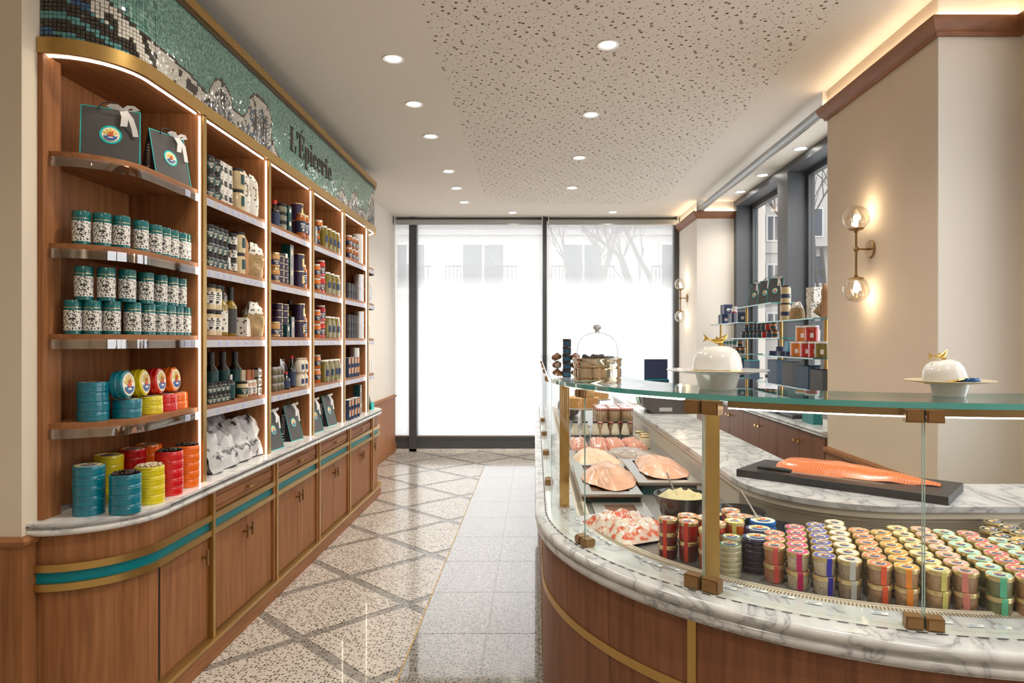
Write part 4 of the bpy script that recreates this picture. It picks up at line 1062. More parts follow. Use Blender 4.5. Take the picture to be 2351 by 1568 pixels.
# bowls
blackg = M('black_glaze', (.018, .018, .022), .16, coat=.6)
def bowl(x, y, r, h, lab, food, foodlab, amp, fz=.72, outer=blackg):
    x, y = dk(x, y)
    b = Spec('serving_bowl', 'bowl', [('bowl', MB().lathe([(0, .004), (r * .45, 0), (r * .55, .006), (r * .85, h * .55), (r, h), (r * .97, h), (r * .82, h * .56), (r * .5, .012), (0, .010)], 36, [outer] * 4 + [blackg] * 4))])
    b.put((x, y, DZ), lab)
    f = MB(); n, m = 22, 9; rf = r * .88
    f.v.append((0, 0, h * fz + amp * 1.6))
    for j in range(1, m + 1):
        for i in range(n):
            t = j / m; a = 2 * pi * i / n
            f.v.append((rf * t * cos(a), rf * t * sin(a), h * fz + amp * (1.6 * (1 - t * t) + noise.noise((cos(a) * t * 7, sin(a) * t * 7, x * 9)))))
    for i in range(n): f.f.append((0, 1 + i, 1 + (i + 1) % n)); f.m.append(food)
    for j in range(1, m):
        for i in range(n): f.f.append((1 + (j - 1) * n + i, 1 + j * n + i, 1 + j * n + (i + 1) % n, 1 + (j - 1) * n + (i + 1) % n)); f.m.append(food)
    o = f.build(foodlab[0], angle=70, label=foodlab[1], cat=foodlab[2], kind='stuff', loc=(x, y, DZ))
salad = M('potato_salad', (.66, .56, .30), .5, var=(70, .25)); taram = M('pale_cream_spread', (.74, .52, .33), .4); carr = M('orange_salad', (.62, .20, .05), .5, var=(80, .3))
bowl(.60, 2.70, .108, .125, 'deep black bowl of chunky potato salad', salad, ('potato_salad', 'chunky yellow potato salad in the deep black bowl', 'salad'), .018, .86)
bowl(.765, 2.52, .108, .105, 'black bowl of smooth pale spread with a spoon', taram, ('pale_spread', 'smooth peach coloured spread in black bowl', 'spread'), .003, .7, M('dark_teal_glaze', (.01, .05, .055), .2, coat=.5))
bowl(.87, 2.375, .078, .085, 'small black bowl with a little orange salad', carr, ('orange_salad', 'shredded orange salad in the small black bowl', 'salad'), .004, .55)
def spoon(p, q, lab):
    o = thing('spoon', lab, 'spoon', p); d = Vector(q) - Vector(p)
    MB().tube([(0, 0, 0), tuple(d)], .0035, steel, 7).build('handle', o)
    MB().lathe([(0, -.006), (.012, -.002), (.017, .004), (0, .002)], 12, steel).build('spoon_bowl', o)
spoon((*dk(.575, 2.70), DZ + .118), (*dk(.545, 2.74), DZ + .20), 'steel spoon standing in the potato salad')
spoon((*dk(.84, 2.50), DZ + .085), (*dk(.80, 2.57), DZ + .165), 'steel spoon resting across the pale spread bowl')

# trays with fish over teal dotted cartons
dots = ramp_mat('teal_dotted_carton', 26, [(.30, (.028, .035, .042)), (.33, (.0, .095, .10))], .35, kind='voronoi')
tray_in = M('tray_brown', (.16, .065, .035), .35)
def tray(x0, x1, y0, y1, z, lab):
    x0, x1, y0, y1 = x0 * KD, x1 * KD, y0 * KD, y1 * KD
    t = thing('steel_tray', lab, 'tray', ((x0 + x1) / 2, (y0 + y1) / 2, z), 'steel fish trays')
    a, b = (x1 - x0) / 2, (y1 - y0) / 2
    MB().box(-a, a, -b, b, 0, .004, tray_in).build('base', t)
    for q in ((-a, -a + .05, -b, b), (a - .05, a, -b, b), (-a + .05, a - .05, -b, -b + .06), (-a + .05, a - .05, b - .04, b)): MB().box(*q, .004, .014, steel).build('rim', t)
def cartonbox(x0, x1, y0, y1, z0, z1, lab): MB().box(0, (x1 - x0) * KD, 0, (y1 - y0) * KD, 0, z1 - z0, dots).build('flat_carton', label=lab, cat='box', group='teal dotted cartons under the trays', loc=(x0 * KD, y0 * KD, z0))
cartonbox(.245, .495, 3.09, 3.78, DZ, DZ + .03, 'teal dotted flat carton under the aisle-side front tray')
cartonbox(.53, .80, 3.27, 3.86, DZ, DZ + .022, 'lower teal dotted carton under the worktop-side front tray')
cartonbox(.53, .80, 3.27, 3.86, DZ + .0225, DZ + .044, 'upper teal dotted carton under the worktop-side front tray')
tray(.215, .50, 3.06, 3.82, DZ + .03, 'steel tray of pink skate wing, aisle side front')
tray(.51, .82, 3.24, 3.89, DZ + .0445, 'steel tray of pink skate wing, worktop side front')
tray(.22, .50, 3.86, 4.50, DZ, 'steel tray of pale fish wing, aisle side back'); tray(.525, .81, 3.92, 4.52, DZ, 'steel tray of grey fish wing, worktop side back')
skin = M('skate_flesh', (.72, .37, .235), .34, coat=.4, var=(16, .24)); skin2 = M('pale_fish_flesh', (.78, .55, .38), .38, coat=.3, var=(10, .08)); skin3 = M('grey_fish_skin', (.36, .27, .24), .3, coat=.5, var=(16, .35))
def wing(x, y, z, rx, ry, h, mat, seed, lab, rz=0.):
    x, y = dk(x, y); g = MB(); n, m = 36, 10; g.v.append((0, 0, h))
    for j in range(1, m + 1):
        for i in range(n):
            t = j / m; a = 2 * pi * i / n
            k = 1 + .20 * cos(a - .6) + .13 * cos(2 * a + seed) + .06 * cos(3 * a + seed * 2) + .045 * noise.noise((cos(a) * 3, sin(a) * 3, seed)) + (.02 * noise.noise((i * .9, seed, 0)) if j == m else 0)
            g.v.append((rx * t * k * cos(a), ry * t * k * sin(a), max(.001, h * (1 - t ** 2.2) * (1 + .3 * cos(a - 1.9) * t) + .008 * noise.noise((t * 5 * cos(a), t * 5 * sin(a), seed + 4)) + .0016 * sin(a * 40) * t)))
    for i in range(n): g.f.append((0, 1 + i, 1 + (i + 1) % n)); g.m.append(mat)
    for j in range(1, m):
        for i in range(n): g.f.append((1 + (j - 1) * n + i, 1 + j * n + i, 1 + j * n + (i + 1) % n, 1 + (j - 1) * n + (i + 1) % n)); g.m.append(mat)
    g.build('fish_wing', angle=80, label=lab, cat='fish', loc=(x, y, z), rz=rz, group='fish wings on steel trays')
wing(.36, 3.42, DZ + .0455, .125, .30, .058, skin, 1, 'pink skate wing on the aisle-side front tray', -.15)
wing(.665, 3.57, DZ + .06, .135, .27, .055, skin, 4, 'pink skate wing on the worktop-side front tray', .1)
wing(.36, 4.15, DZ + .006, .13, .25, .062, skin2, 7, 'pale fish wing on the aisle-side back tray'); wing(.655, 4.2, DZ + .006, .13, .28, .055, skin3, 9, 'grey skinned fish wing on the worktop-side back tray', .3)
# crab bag
crab = ramp_mat('crab_meat', 34, [(.40, (.70, .12, .06)), (.47, (.78, .50, .40)), (.6, (.82, .74, .66))], .12, detail=3, coat=1.)
g = MB(); n, m = 20, 28
for i in range(n + 1):
    for j in range(m + 1):
        a, b = i / n * 2 - 1, j / m * 2 - 1; e = max(0., (1 - a ** 4)) * max(0., 1 - b ** 4)
        g.v.append((a * .115, b * .17, .004 + e * (.05 + .022 * noise.noise((a * 4, b * 5, 2)) + .008 * noise.noise((a * 13, b * 15, 2)))))
for i in range(n):
    for j in range(m):
        k = i * (m + 1) + j; g.f.append((k, k + m + 1, k + m + 2, k + 1)); g.m.append(crab)
t_ = thing('crab_bag', 'clear vacuum bag of white and red crab meat', 'bag', (*dk(.365, 2.62), DZ + .006), rz=.45)
g.build('crab_meat', t_, 75); MB().box(-.14, .14, .165, .23, .004, .007, M('clear_film', (.62, .58, .60), .08, coat=1.)).build('bag_seal', t_)
tray(.26, .50, 2.78, 3.04, DZ, 'black edged steel tray behind the crab bag')
# vacuum packs of fish, bottles, pots
pk = M('vacuum_fish', (.62, .27, .20), .12, coat=1., var=(24, .4))
def pack(x, y, rz, seed, lab):
    g = MB(); n = 10
    for i in range(n + 1):
        for j in range(n + 1):
            a, b = i / n * 2 - 1, j / n * 2 - 1; e = max(0, 1 - a ** 6) * max(0, 1 - b ** 6)
            g.v.append((a * .06, b * .105, .002 + e * (.035 + .008 * noise.noise((a * 3, b * 4, seed)))))
    for i in range(n):
        for j in range(n): k = i * (n + 1) + j; g.f.append((k, k + n + 1, k + n + 2, k + 1)); g.m.append(pk)
    o = thing('fish_pack', lab, 'fish pack', (*dk(x, y), DZ + .018), 'vacuum packed fish pieces', rz); o.rotation_euler = (R(14), 0, rz); g.build('fish_piece', o, 75); MB().box(-.068, .068, -.115, .115, 0, .002, black_m).build('board', o)
for k, (x, lab) in enumerate(((.31, 'red marbled'), (.445, 'pink'), (.565, 'pale pink'), (.70, 'golden edged'))): pack(x, 4.66, (.1, -.05, .15, .35)[k], k, 'vacuum pack of %s fish lying before the small bottles' % lab)
mb_ = Spec('cream_bottle', 'bottle', [('glass_body', MB().lathe([(0, 0), (.028, 0), (.030, .004), (.030, .072), (.028, .082), (.016, .124), (.0145, .142)], 18, cream_c)), ('cap', MB().lathe([(.0175, .140), (.018, .141), (.018, .151), (0, .1515)], 16, black_m)), ('label', MB().lathe([(.0305, .006), (.0305, .058)], 18, M('bottle_label_grey', (.09, .09, .11), .5)))])
for k, x in enumerate((.30, .375, .45, .525, .60, .672)): mb_.put((*dk(x, 4.93), DZ), 'small cream-filled bottle with black cap, %s from the brass post side' % ORD[k], 'small cream-filled bottles')
wp = Spec('white_pot', 'jar', jar(.036, .085, cream_c, goldlid, None))
for k, (x, y) in enumerate(((.775, 4.66), (.79, 4.78), (.775, 4.90))): wp.put((*dk(x, y), DZ), 'gold-lidded pot of white cream against the beige panel, %s' % ORD[k], 'white cream pots')
clip_j = Spec('clip_jar', 'jar', [('glass_body', MB().lathe([(0, 0), (.043, 0), (.046, .005), (.046, .07), (.042, .078)], 18, M('terrine_content', (.40, .27, .16), .12, coat=.9, var=(50, .35)))), ('gasket', MB().lathe([(.046, .079), (.049, .081), (.049, .085), (.046, .087)], 18, M('gasket_red', (.42, .07, .06), .5))), ('lid', MB().lathe([(.047, .087), (.047, .093), (.042, .098), (0, .098)], 18, M('clip_lid_glass', (.60, .36, .34), .1, coat=1., var=(130, .5))))])
k = 0
for x in (.53, .63, .73):
    for y in (5.25, 5.38, 5.52):
        for q in ((0, 1) if x > .6 else (0, 1)):
            clip_j.put((*dk(x, y), DZ + .10 * q + .02), 'clip-lid terrine jar with red gasket, %s' % ('%s tier, row %s, place %s' % (('lower', 'upper')[q], ORD[[.53, .63, .73].index(x)], ORD[[5.25, 5.38, 5.52].index(y)])), 'clip-lid terrine jars'); k += 1
MB().box(-.18, .18, -.22, .22, 0, .02, steel).build('riser_plate', label='low steel riser plate under the terrine jars', cat='riser', loc=(*dk(.63, 5.39), DZ))
pie_m = M('pie_crust', (.60, .30, .09), .5, var=(18, .25))
def pie(x, y, z, r, h, lab):
    o = thing('raised_pie', lab, 'pie', (x, y, z))
    MB().lathe([(0, 0), (r * .96, 0), (r, h * .2), (r, h * .85), (r * .96, h), (r * .9, h * .96), (0, h * .93)], 28, pie_m).build('crust', o)
    c = MB()
    for i in range(20): a = 2 * pi * i / 20; c.lathe([(0, h * 1.02), (r * .08, h * 1.0), (r * .11, h * .93), (r * .1, h * .85)], 8, pie_m, (r * .92 * cos(a), r * .92 * sin(a), 0))
    c.build('crimped_edge', o)
def stand(x, y, r, z, lab):
    o = thing('cake_stand', lab, 'cake stand', (x, y, DZ)); hh = z - DZ
    MB().lathe([(0, hh - .012), (r * .9, hh - .012), (r, hh - .001), (r * .98, hh), (0, hh - .004)], 30, white_g).build('plate', o); MB().lathe([(r * .4, 0), (r * .38, .008), (r * .12, .03), (r * .1, hh - .02), (r * .3, hh - .011)], 24, white_g).build('foot', o)
stand(.40, 5.55, .17, .95, 'white porcelain cake stand carrying the golden pie'); pie(.40, 5.55, .95, .135, .085, 'golden raised pie on the white cake stand')
stand(.58, 6.05, .12, .98, 'white porcelain cake stand with the smaller pale pie'); pie(.58, 6.05, .98, .095, .065, 'smaller pale pie further down the counter')
ham = M('ham_rind', (.10, .045, .03), .35, var=(20, .4))
for k, (x, y, z) in enumerate(((.30, 6.15, DZ), (.36, 6.4, DZ), (.30, 6.6, DZ))):
    g = MB().lathe([(0, -.12), (.05, -.11), (.075, -.04), (.075, .05), (.05, .11), (0, .12)], 18, ham, T=TR(0, 0, .075) @ RX(R(90))); g.build('smoked_meat', angle=70, label='dark smoked meat piece at the far case end, %s' % ORD[k], cat='meat', loc=(x, y, z), group='smoked meats')
# price cards on the ledge
cd = Spec('price_card', 'price card', [('card', MB().box(-.019, .019, -.0055, .0055, 0, .0012, white_p).box(-.017, .003, -.004, .0, .0012, .0014, M('card_ink', (.25, .33, .45), .6)).box(-.017, .012, .0015, .0035, .0012, .0014, M('card_ink', (.25, .33, .45), .6)))])
for k, (u, v) in enumerate([(1296, 1172), (1316, 1166), (1334, 1190), (1344, 1200), (1330, 1220), (1363, 1217), (1385, 1233), (1402, 1244), (1467, 1277), (1486, 1288), (1509, 1297), (1549, 1306), (1570, 1317), (1610, 1325), (1676, 1350), (1694, 1342), (1745, 1356), (1808, 1370), (1869, 1385), (2020, 1408), (2093, 1419), (2168, 1428), (2240, 1437), (2310, 1446)]):
    p = ground(u, v, LZ + .003); a = math.atan2(p[1] - CY, p[0] - CX)
    rr = max(1.105, min(1.155, math.hypot(p[0] - CX, p[1] - CY))); p = (CX + rr * cos(a), CY + rr * sin(a))
    o = cd.put((p[0], p[1], LZ + .001), 'small white price card on the marble ledge, %s from the mirror post' % (ORD[k] if k < 20 else 'twenty-' + ORD[k - 20]), 'price cards on the ledge', a + pi / 2)
    o.rotation_euler = (R(10), 0, a + pi / 2); o.location.z = LZ + .003

# ------------------------------------------------------------------ salmon board on the worktop
bd = (1.245, 2.665); ba = math.atan2(-.504, .581)
MB().box(-.385, .385, -.155, .155, 0, .03, slate).build('cutting_board', label='long black slate board under the salmon', cat='board', loc=(bd[0], bd[1], WZ), rz=ba)
sal = ramp_mat('salmon_flesh', 30, [(.25, (.68, .16, .045)), (.6, (.72, .19, .055)), (.90, (.74, .21, .065)), (.99, (.78, .30, .13))], .3, kind='wave', dist=5, detail=3, coat=.35, obj=True)
g = MB(); n, m = 34, 14; WPR = [(0, .62), (.04, .80), (.15, .98), (.35, 1.), (.6, .80), (.8, .48), (.93, .24), (1, .10)]
for i in range(n + 1):
    t = i / n; wd = .098 * lerp(WPR, t); hh = .044 * lerp([(0, .5), (.06, .95), (.4, 1), (.75, .65), (1, .18)], t)
    for j in range(m + 1):
        a = j / m * 2 - 1
        g.v.append((-.295 + .60 * t, a * wd + .012 * sin(t * 3), hh * (1 - abs(a) ** 3) + .004 * noise.noise((t * 9, a * 3, 1)) + .001))
for i in range(n):
    for j in range(m): k = i * (m + 1) + j; g.f.append((k, k + m + 1, k + m + 2, k + 1)); g.m.append(sal)
g.f.append(tuple(range(m, -1, -1))); g.m.append(sal)
o = g.build('salmon_fillet', angle=70, label='long side of fresh orange salmon on the slate board', cat='salmon', loc=(bd[0] + .03 * cos(ba) - sin(ba) * .02, bd[1] + .03 * sin(ba) + cos(ba) * .02, WZ + .031), rz=ba)
kn = thing('knife', 'long slicing knife lying along the front of the salmon', 'knife', (bd[0] - .17 * cos(ba) + sin(ba) * .112, bd[1] - .17 * sin(ba) - cos(ba) * .112, WZ + .0315), rz=ba)
MB().tube([(-.14, 0, .011), (-.10, 0, .012), (-.03, 0, .011), (0, 0, .01)], [.009, .011, .010, .008], black_m, 10).build('handle', kn)
MB().prism([(0, -.012), (.34, -.004), (.345, 0), (.34, .004), (0, .012)], .006, .0085, steel).build('blade', kn)
# weighing scale on the worktop
sc_m = M('scale_housing', (.085, .078, .078), .4)
sc = thing('weighing_scale', 'dark grey shop weighing scale on the rear worktop', 'scale', (1.04, 5.35, WZ))
T = Matrix(((1, 0, 0, 0), (0, 0, -1, .20), (0, 1, 0, 0), (0, 0, 0, 1)))
MB().prism([(-.10, 0), (.30, 0), (.34, .06), (.30, .165), (-.14, .19), (-.185, .17), (-.175, .06), (-.12, .012)], 0, .34, sc_m, T=T).build('housing', sc)
MB().prism([(-.19, .17), (-.205, .15), (-.185, .05), (-.165, .06)], .01, .33, M('scale_bezel', (.20, .19, .19), .3), T=T).build('display_bezel', sc)
MB().prism([(-.2085, .145), (-.2095, .145), (-.196, .07), (-.195, .07)], .10, .24, M('lcd_green', (.14, .42, .16), .2), T=T).build('screen', sc)
MB().box(-.06, .04, -.1415, -.14, .02, .05, M('scale_plate', (.55, .54, .56), .3)).build('name_plate', sc)
MB().box(-.14, .30, -.14, .2, .19, .196, steel).build('weighing_plate', sc).location = (.02, 0, -.005)
MB().box(-.12, .12, -.17, .17, 0, .012, white_p).build('white_board', label='white plastic board lying on the far worktop', cat='board', loc=(1.0, 6.15, WZ))

# ------------------------------------------------------------------ goods on the wall shelves
def face_cam(x, y): return math.atan2(-x, y)
LV = SZ + [MZ]; LN = SHN + ['marble ledge']
TIER = {1: [''], 2: ['lower', 'upper'], 3: ['bottom', 'middle', 'top'], 4: ['bottom', 'second up', 'third up', 'top'], 5: ['bottom', 'second up', 'third up', 'fourth up', 'top']}
def fill(b, s, spec, us, n, h, desc, x=-1.66, rz=0., grp=None, skip=()):
    x += .018
    for i, u in enumerate(us):
        y = max(ends[b] + .055, min(ends[b + 1] - .06, ypx(u, x)))
        for k in range(n):
            if (i, k) in skip: continue
            lab = desc
            if len(us) > 1: lab += ', %s from near post' % ORD[i]
            if n > 1: lab += ', ' + TIER[n][k]
            spec.put((x, y, LV[s] + k * h), lab + ', %s of %s' % (LN[s], BAYN[b]), grp or '%s on the %s of the %s' % (spec.name.replace('_', ' ') + 's', LN[s], BAYN[b]), rz + random.uniform(-.06, .06) if rz is not None else 0)
# --- curved near bay: tea tins
TH, TRr = .130, .0315
tt = [('tin_body', MB().lathe([(0, 0), (TRr, 0), (TRr, TH - .03), (TRr * .98, TH - .029), (TRr * .98, TH - .028)], 24, teal)),
      ('lid', MB().lathe([(TRr * 1.015, TH - .0285), (TRr * 1.015, TH - .002), (TRr * .97, TH), (0, TH)], 24, teal)),
      ('gold_line', MB().lathe([(TRr * 1.02, TH - .029), (TRr * 1.02, TH - .027)], 24, goldlid)),
      ('label', MB().lathe([(TRr * 1.006, .014), (TRr * 1.006, TH - .038)], 24, floral))]
lab_art = MB()
def on_cyl(poly, r): return [Vector((r * sin(a / r), -r * cos(a / r), b)) for a, b in poly]
for pl, m_ in ((ell(.017, .014, 18, 0, .062), M('label_white', (.76, .74, .70), .5)), (ell(.0135, .009, 14, 0, .069), art_black), (ell(.0085, .0055, 12, 0, .067), M('label_white', (.76, .74, .70), .5)), (ell(.013, .004, 12, 0, .058), art_black), (rect(-.010, .010, .036, .040), art_black)):
    lab_art.add(on_cyl(pl, TRr * 1.012 + .0002 * (len(lab_art.f))), [tuple(range(len(pl)))], m_)
tea = Spec('tea_tin', 'tin', tt[:3] + [(tt[3][0], tt[3][1], [('emblem', lab_art)])])
CB = near_path(-1.642, 2.53, .2, 3.10)
def along(us, path, spec, z, desc, grp):
    for i, u in enumerate(us):
        x, y = at_u(path, u); spec.put((x, y, z), desc % ORD[i], grp, face_cam(x, y) * .9 + random.uniform(-.1, .1))
gt = 'teal tea tins in the curved near bay'
along([187, 234, 279, 322, 354, 374, 393, 412, 431], CB, tea, SZ[1], 'teal tea tin with floral label, second shelf, %s from the pier', gt)
B2 = [168, 212, 257, 304, 338, 364, 386, 404, 421, 436]
along(B2, CB, tea, SZ[2], 'teal tea tin with floral label, third shelf lower row, %s from the pier', gt)
along([193, 244, 292, 333, 366, 391, 411], CB, tea, SZ[2] + TH + .001, 'teal tea tin with floral label, third shelf stacked row, %s from the pier', gt)
# --- round caviar tins
CR, CH = .0545, .0375
def ctin(nm, mat, content=None):
    P_ = tin(CR, CH, mat, mat if not content else content, None)
    tx = text_mb('PETROSSIAN', .0075, M('tin_ink', (.08, .03, .05), .5), Matrix.Identity(4)); t2 = MB()
    for p in tx.v: a = p[0] / CR; t2.v.append((CR * 1.004 * sin(a - .35), -CR * 1.004 * cos(a - .35), CH * .80 + p[1]))
    t2.f, t2.m = tx.f, tx.m
    P_[0] = ('body', P_[0][1], [('lettering', t2)])
    if content is None: P_.append(('lid_print', MB().art(emblem(CR * .88, CR * .88, art_yel, True, True), TR(0, 0, CH - .002), .0004)))
    return Spec('caviar_tin', 'tin', P_)
caviar = M('caviar_pearls', (.035, .018, .014), .15, var=(150, .6), bump=(260, 1.)); pearl = M('white_pearls', (.62, .52, .36), .25, var=(120, .4), bump=(200, 1.))
CTC = dict(teal=tealb, yellow=yellow, red=red, orange=orange)
CT = {c: ctin(c, m_) for c, m_ in CTC.items()}
CTO = dict(teal=ctin('teal', tealb, caviar), yellow=ctin('yellow', yellow, pearl), red=ctin('red', red, caviar), orange=ctin('orange', orange, caviar))
def cstack(c, x, y, z, n, desc, opened=False):
    for k in range(n):
        sp = CTO[c] if opened and k == n - 1 else CT[c]
        sp.put((x + random.uniform(-.0015, .0015), y, z + k * (CH + .0004)), 'round %s caviar tin%s, %s%s' % (c, ' heaped open' if opened and k == n - 1 else '', desc, ', ' + TIER[n][k] if n > 1 else ''), 'round caviar tins in the curved near bay', face_cam(x, y) + random.uniform(-.1, .1))
def bead_top(x, y, z, m_, lab, seed):
    g = MB(); rn_ = random.Random(seed)
    for i in range(46):
        a, r_ = rn_.uniform(0, 2 * pi), CR * .86 * sqrt(rn_.random()); g.lathe([(0, -.006), (.005, -.003), (.006, 0), (.005, .003), (0, .006)], 6, m_, (r_ * cos(a), r_ * sin(a), .004 + .006 * (1 - r_ / CR)))
    g.build('heaped_beads', angle=80, label=lab, cat='sweets', kind='stuff', loc=(x, y, z))
ML = near_path(-1.60, 2.50, .26, 3.10)
pos = {}
def mp(u, v, z): return ground(u, v, z)
for c, (x, y), n, op, lab in (('teal', (-1.72, 2.555), 5, False, 'ledge stack next to the pier'), ('teal', (-1.592, 2.575), 4, True, 'front ledge stack'), ('yellow', (-1.590, 2.735), 4, True, 'front ledge stack'), ('red', (-1.59, 2.88), 4, True, 'front ledge stack'), ('orange', (-1.60, 3.04), 5, True, 'front ledge stack'),
        ('yellow', (-1.79, 2.78), 5, False, 'back ledge stack'), ('red', (-1.79, 2.95), 5, False, 'back ledge stack'), ('orange', (-1.79, 3.07), 5, False, 'back ledge stack')):
    n = {'red': 5}.get(c, n) if op else n
    cstack(c, x, y, MZ, n, lab, op)
    if op: bead_top(x, y, MZ + n * (CH + .0004) - .002, {'yellow': pearl}.get(c, caviar), 'heap of %s beads in the open %s tin' % ('white' if c == 'yellow' else 'dark brown', c), n + len(c))
for c, (x, y), n, lab in (('teal', (-1.735, 2.60), 4, 'fourth shelf stack next to the pier'), ('teal', (-1.67, 2.71), 2, 'fourth shelf pair'), ('yellow', (-1.665, 2.855), 2, 'fourth shelf pair'), ('red', (-1.665, 2.97), 2, 'fourth shelf pair'), ('orange', (-1.672, 3.075), 2, 'fourth shelf pair')):
    cstack(c, x, y, SZ[3], n, lab)
for c, u, v, rr in (('teal', 265, 880, 1.), ('yellow', 312, 875, .95), ('red', 347, 872, .95), ('orange', 381, 868, .9)):
    x, y = {'teal': (-1.69, 2.67), 'yellow': (-1.70, 2.80), 'red': (-1.70, 2.92), 'orange': (-1.70, 3.04)}[c]
    big = Spec('caviar_tin', 'tin', [('body', MB().lathe([(0, 0), (.052, 0), (.056, .004), (.056, .024), (.058, .026), (.056, .028), (.056, .046), (.050, .050), (0, .050)], 28, CTC[c])), ('lid_print', MB().art([(ell(.047, .047, 24), art_cream)] + emblem(.046, .046, art_yel, True, False), TR(0, 0, .05), .0004))])
    o = big.put((x, y, SZ[3] + 2 * (CH + .0004) + .058), 'round %s caviar tin standing on edge showing its ship lid' % c, 'round caviar tins in the curved near bay')
    o.rotation_euler = (R(86), 0, R({'teal': 95, 'yellow': 100, 'red': 98, 'orange': 96}[c]))
# --- gift bags on the top shelf of the curved bay
gb = Spec('gift_bag', 'bag', gift_bag(.205, .085, .225, 1)); gb2 = Spec('gift_bag', 'bag', gift_bag(.19, .10, .225, 2))
o = gb.put((-1.69, 2.635, SZ[0]), 'charcoal gift bag with turquoise edge facing out on the top shelf by the pier'); o.rotation_euler = (0, 0, R(-62))
o = gb2.put((-1.625, 2.985, SZ[0]), 'charcoal gift bag with black side and ribbon at the end of the top shelf'); o.rotation_euler = (0, 0, R(-18))

# --- second bay
tealjar = Spec('spice_jar', 'jar', jar(.031, .072, dark_j, black_m, greenlab, (.1, .72), .014))
tealjar_s = Spec('spice_jar', 'jar', jar(.024, .052, dark_j, black_m, greenlab, (.1, .7), .012))
bwbox = Spec('truffle_carton', 'box', carton(.048, .05, .072, floral2, None, [(rect(-.014, .014, .022, .05), art_black)]))
ricej = Spec('grain_jar', 'jar', jar(.040, .118, rice, black_m, None, lidh=.014) + [('label', MB().lathe([(.0405, .03), (.0405, .085)], 8, greenlab, a0=-.5, a1=.5))])
bwjar = Spec('truffle_jar', 'jar', jar(.031, .070, dark_j, black_m, floral2, (.15, .8), .013))
nutjar = Spec('snack_jar', 'jar', jar(.034, .130, rice, black_m, floral2, (.25, .82), .018))
NECKB = [(0, 1), (.45, 1), (.62, .72), (.8, .6), (1, .66)]
pbag = Spec('pasta_bag', 'bag', [('bag', pillow(.10, .07, .245, floral2, 3, None, .006, neck=NECKB)), ('window', MB().prism(rect(-.018, .018, .09, .155), 0, .004, pasta, T=TR(.031, 0, 0) @ FRONT_X))])
nest = Spec('pasta_bag', 'bag', [('pasta_fill', pillow(.155, .10, .20, pasta, 5, floral2, .016, neck=[(0, 1), (.5, 1), (.75, .72), (1, .6)]))])
kbag = Spec('kraft_bag', 'bag', [('bag', pillow(.09, .06, .235, kraft, 8, None, .005, neck=NECKB))])
oil = Spec('oil_bottle', 'bottle', bottle(.032, .262, olivel, black_m, floral2, .32, (.08, .5), .62)); oil2 = Spec('oil_bottle', 'bottle', bottle(.032, .262, olivel, black_m, M('charcoal_label', (.045, .042, .04), .5), .32, (.06, .56), .62))
wineb = Spec('dark_bottle', 'bottle', bottle(.036, .255, darkg, black_m, greenlab, .34, (.08, .62), .64))
copper = Spec('spice_canister', 'canister', [('canister', MB().lathe([(0, 0), (.022, 0), (.022, .06), (0, .06)], 14, M('copper_tin', (.34, .12, .06), .3, .6)))]); creamcan = Spec('spice_canister', 'canister', [('canister', MB().lathe([(0, 0), (.022, 0), (.022, .06), (0, .06)], 14, M('cream_tin', (.46, .38, .28), .3, .4)))])
fill(1, 0, tealjar, (479, 493), 3, .0725, 'dark jar with green label')
fill(1, 0, bwbox, (507.5, 518, 529), 3, .0725, 'truffle print carton', -1.635)
fill(1, 0, ricej, (543,), 2, .1185, 'tall grain jar', -1.665)
fill(1, 0, pbag, (557, 577), 1, 0, 'white truffle-print pasta bag', -1.655)
fill(1, 1, tealjar, (477, 487.5, 499, 510.5), 3, .0725, 'dark jar with green label')
fill(1, 1, Spec('sauce_bottle', 'bottle', bottle(.022, .15, M('brown_sauce', (.12, .025, .012), .1, coat=1.), black_m, white_p, .2, (.1, .5), .7)), (519,), 1, 0, 'brown sauce bottle with white label')
fill(1, 1, bwjar, (530,), 3, .0705, 'truffle print jar', -1.65); fill(1, 1, ricej, (545.5,), 2, .1185, 'grain jar with green label', -1.67)
fill(1, 1, kbag, (557,), 1, 0, 'brown kraft bag', -1.67); fill(1, 1, nest, (580,), 1, 0, 'pasta nest bag with printed header', -1.66)
fill(1, 2, nutjar, (479, 493), 2, .1305, 'snack jar with truffle print label', -1.655)
fill(1, 2, oil, (508,), 1, 0, 'oil bottle with white truffle label', -1.65); fill(1, 2, oil2, (529,), 1, 0, 'oil bottle with charcoal label', -1.64)
o = Spec('pasta_bag', 'bag', [('bag', pillow(.11, .05, .25, floral2, 13, None, .004)), ('window', MB().prism(rect(-.02, .02, .08, .13), 0, .003, pasta, T=TR(.026, 0, 0) @ FRONT_X))]).put((-1.67, ypx(545, -1.67), SZ[2]), 'truffle-print bag leaning back on the third shelf of the second bay'); o.rotation_euler = (R(16), R(-14), .1)
bwpack = Spec('truffle_packet', 'packet', [('packet', MB().prism([(-.05, 0), (.05, 0), (.05, .03), (.02, .10), (-.05, .105)], -.03, .03, floral2, T=FRONT_Y @ RY(R(90))))])
bwpack.put((-1.635, ypx(558, -1.635), SZ[2]), 'wedge-shaped truffle packet lying on the third shelf of the second bay', None, .2)
fill(1, 2, nest, (582,), 1, 0, 'wide pasta bag with printed top', -1.66)
fill(1, 3, wineb, (484, 511, 539), 1, 0, 'dark bottle with green label', -1.69)
fill(1, 3, tealjar_s, (478, 487, 497.5, 508, 517.5), 2, .0525, 'small dark jar with green label', -1.635)
fill(1, 3, Spec('sauce_bottle', 'bottle', bottle(.021, .135, darkg, silver, greenlab, .2, (.08, .6), .7)), (529,), 1, 0, 'slim dark bottle with silver cap', -1.63)
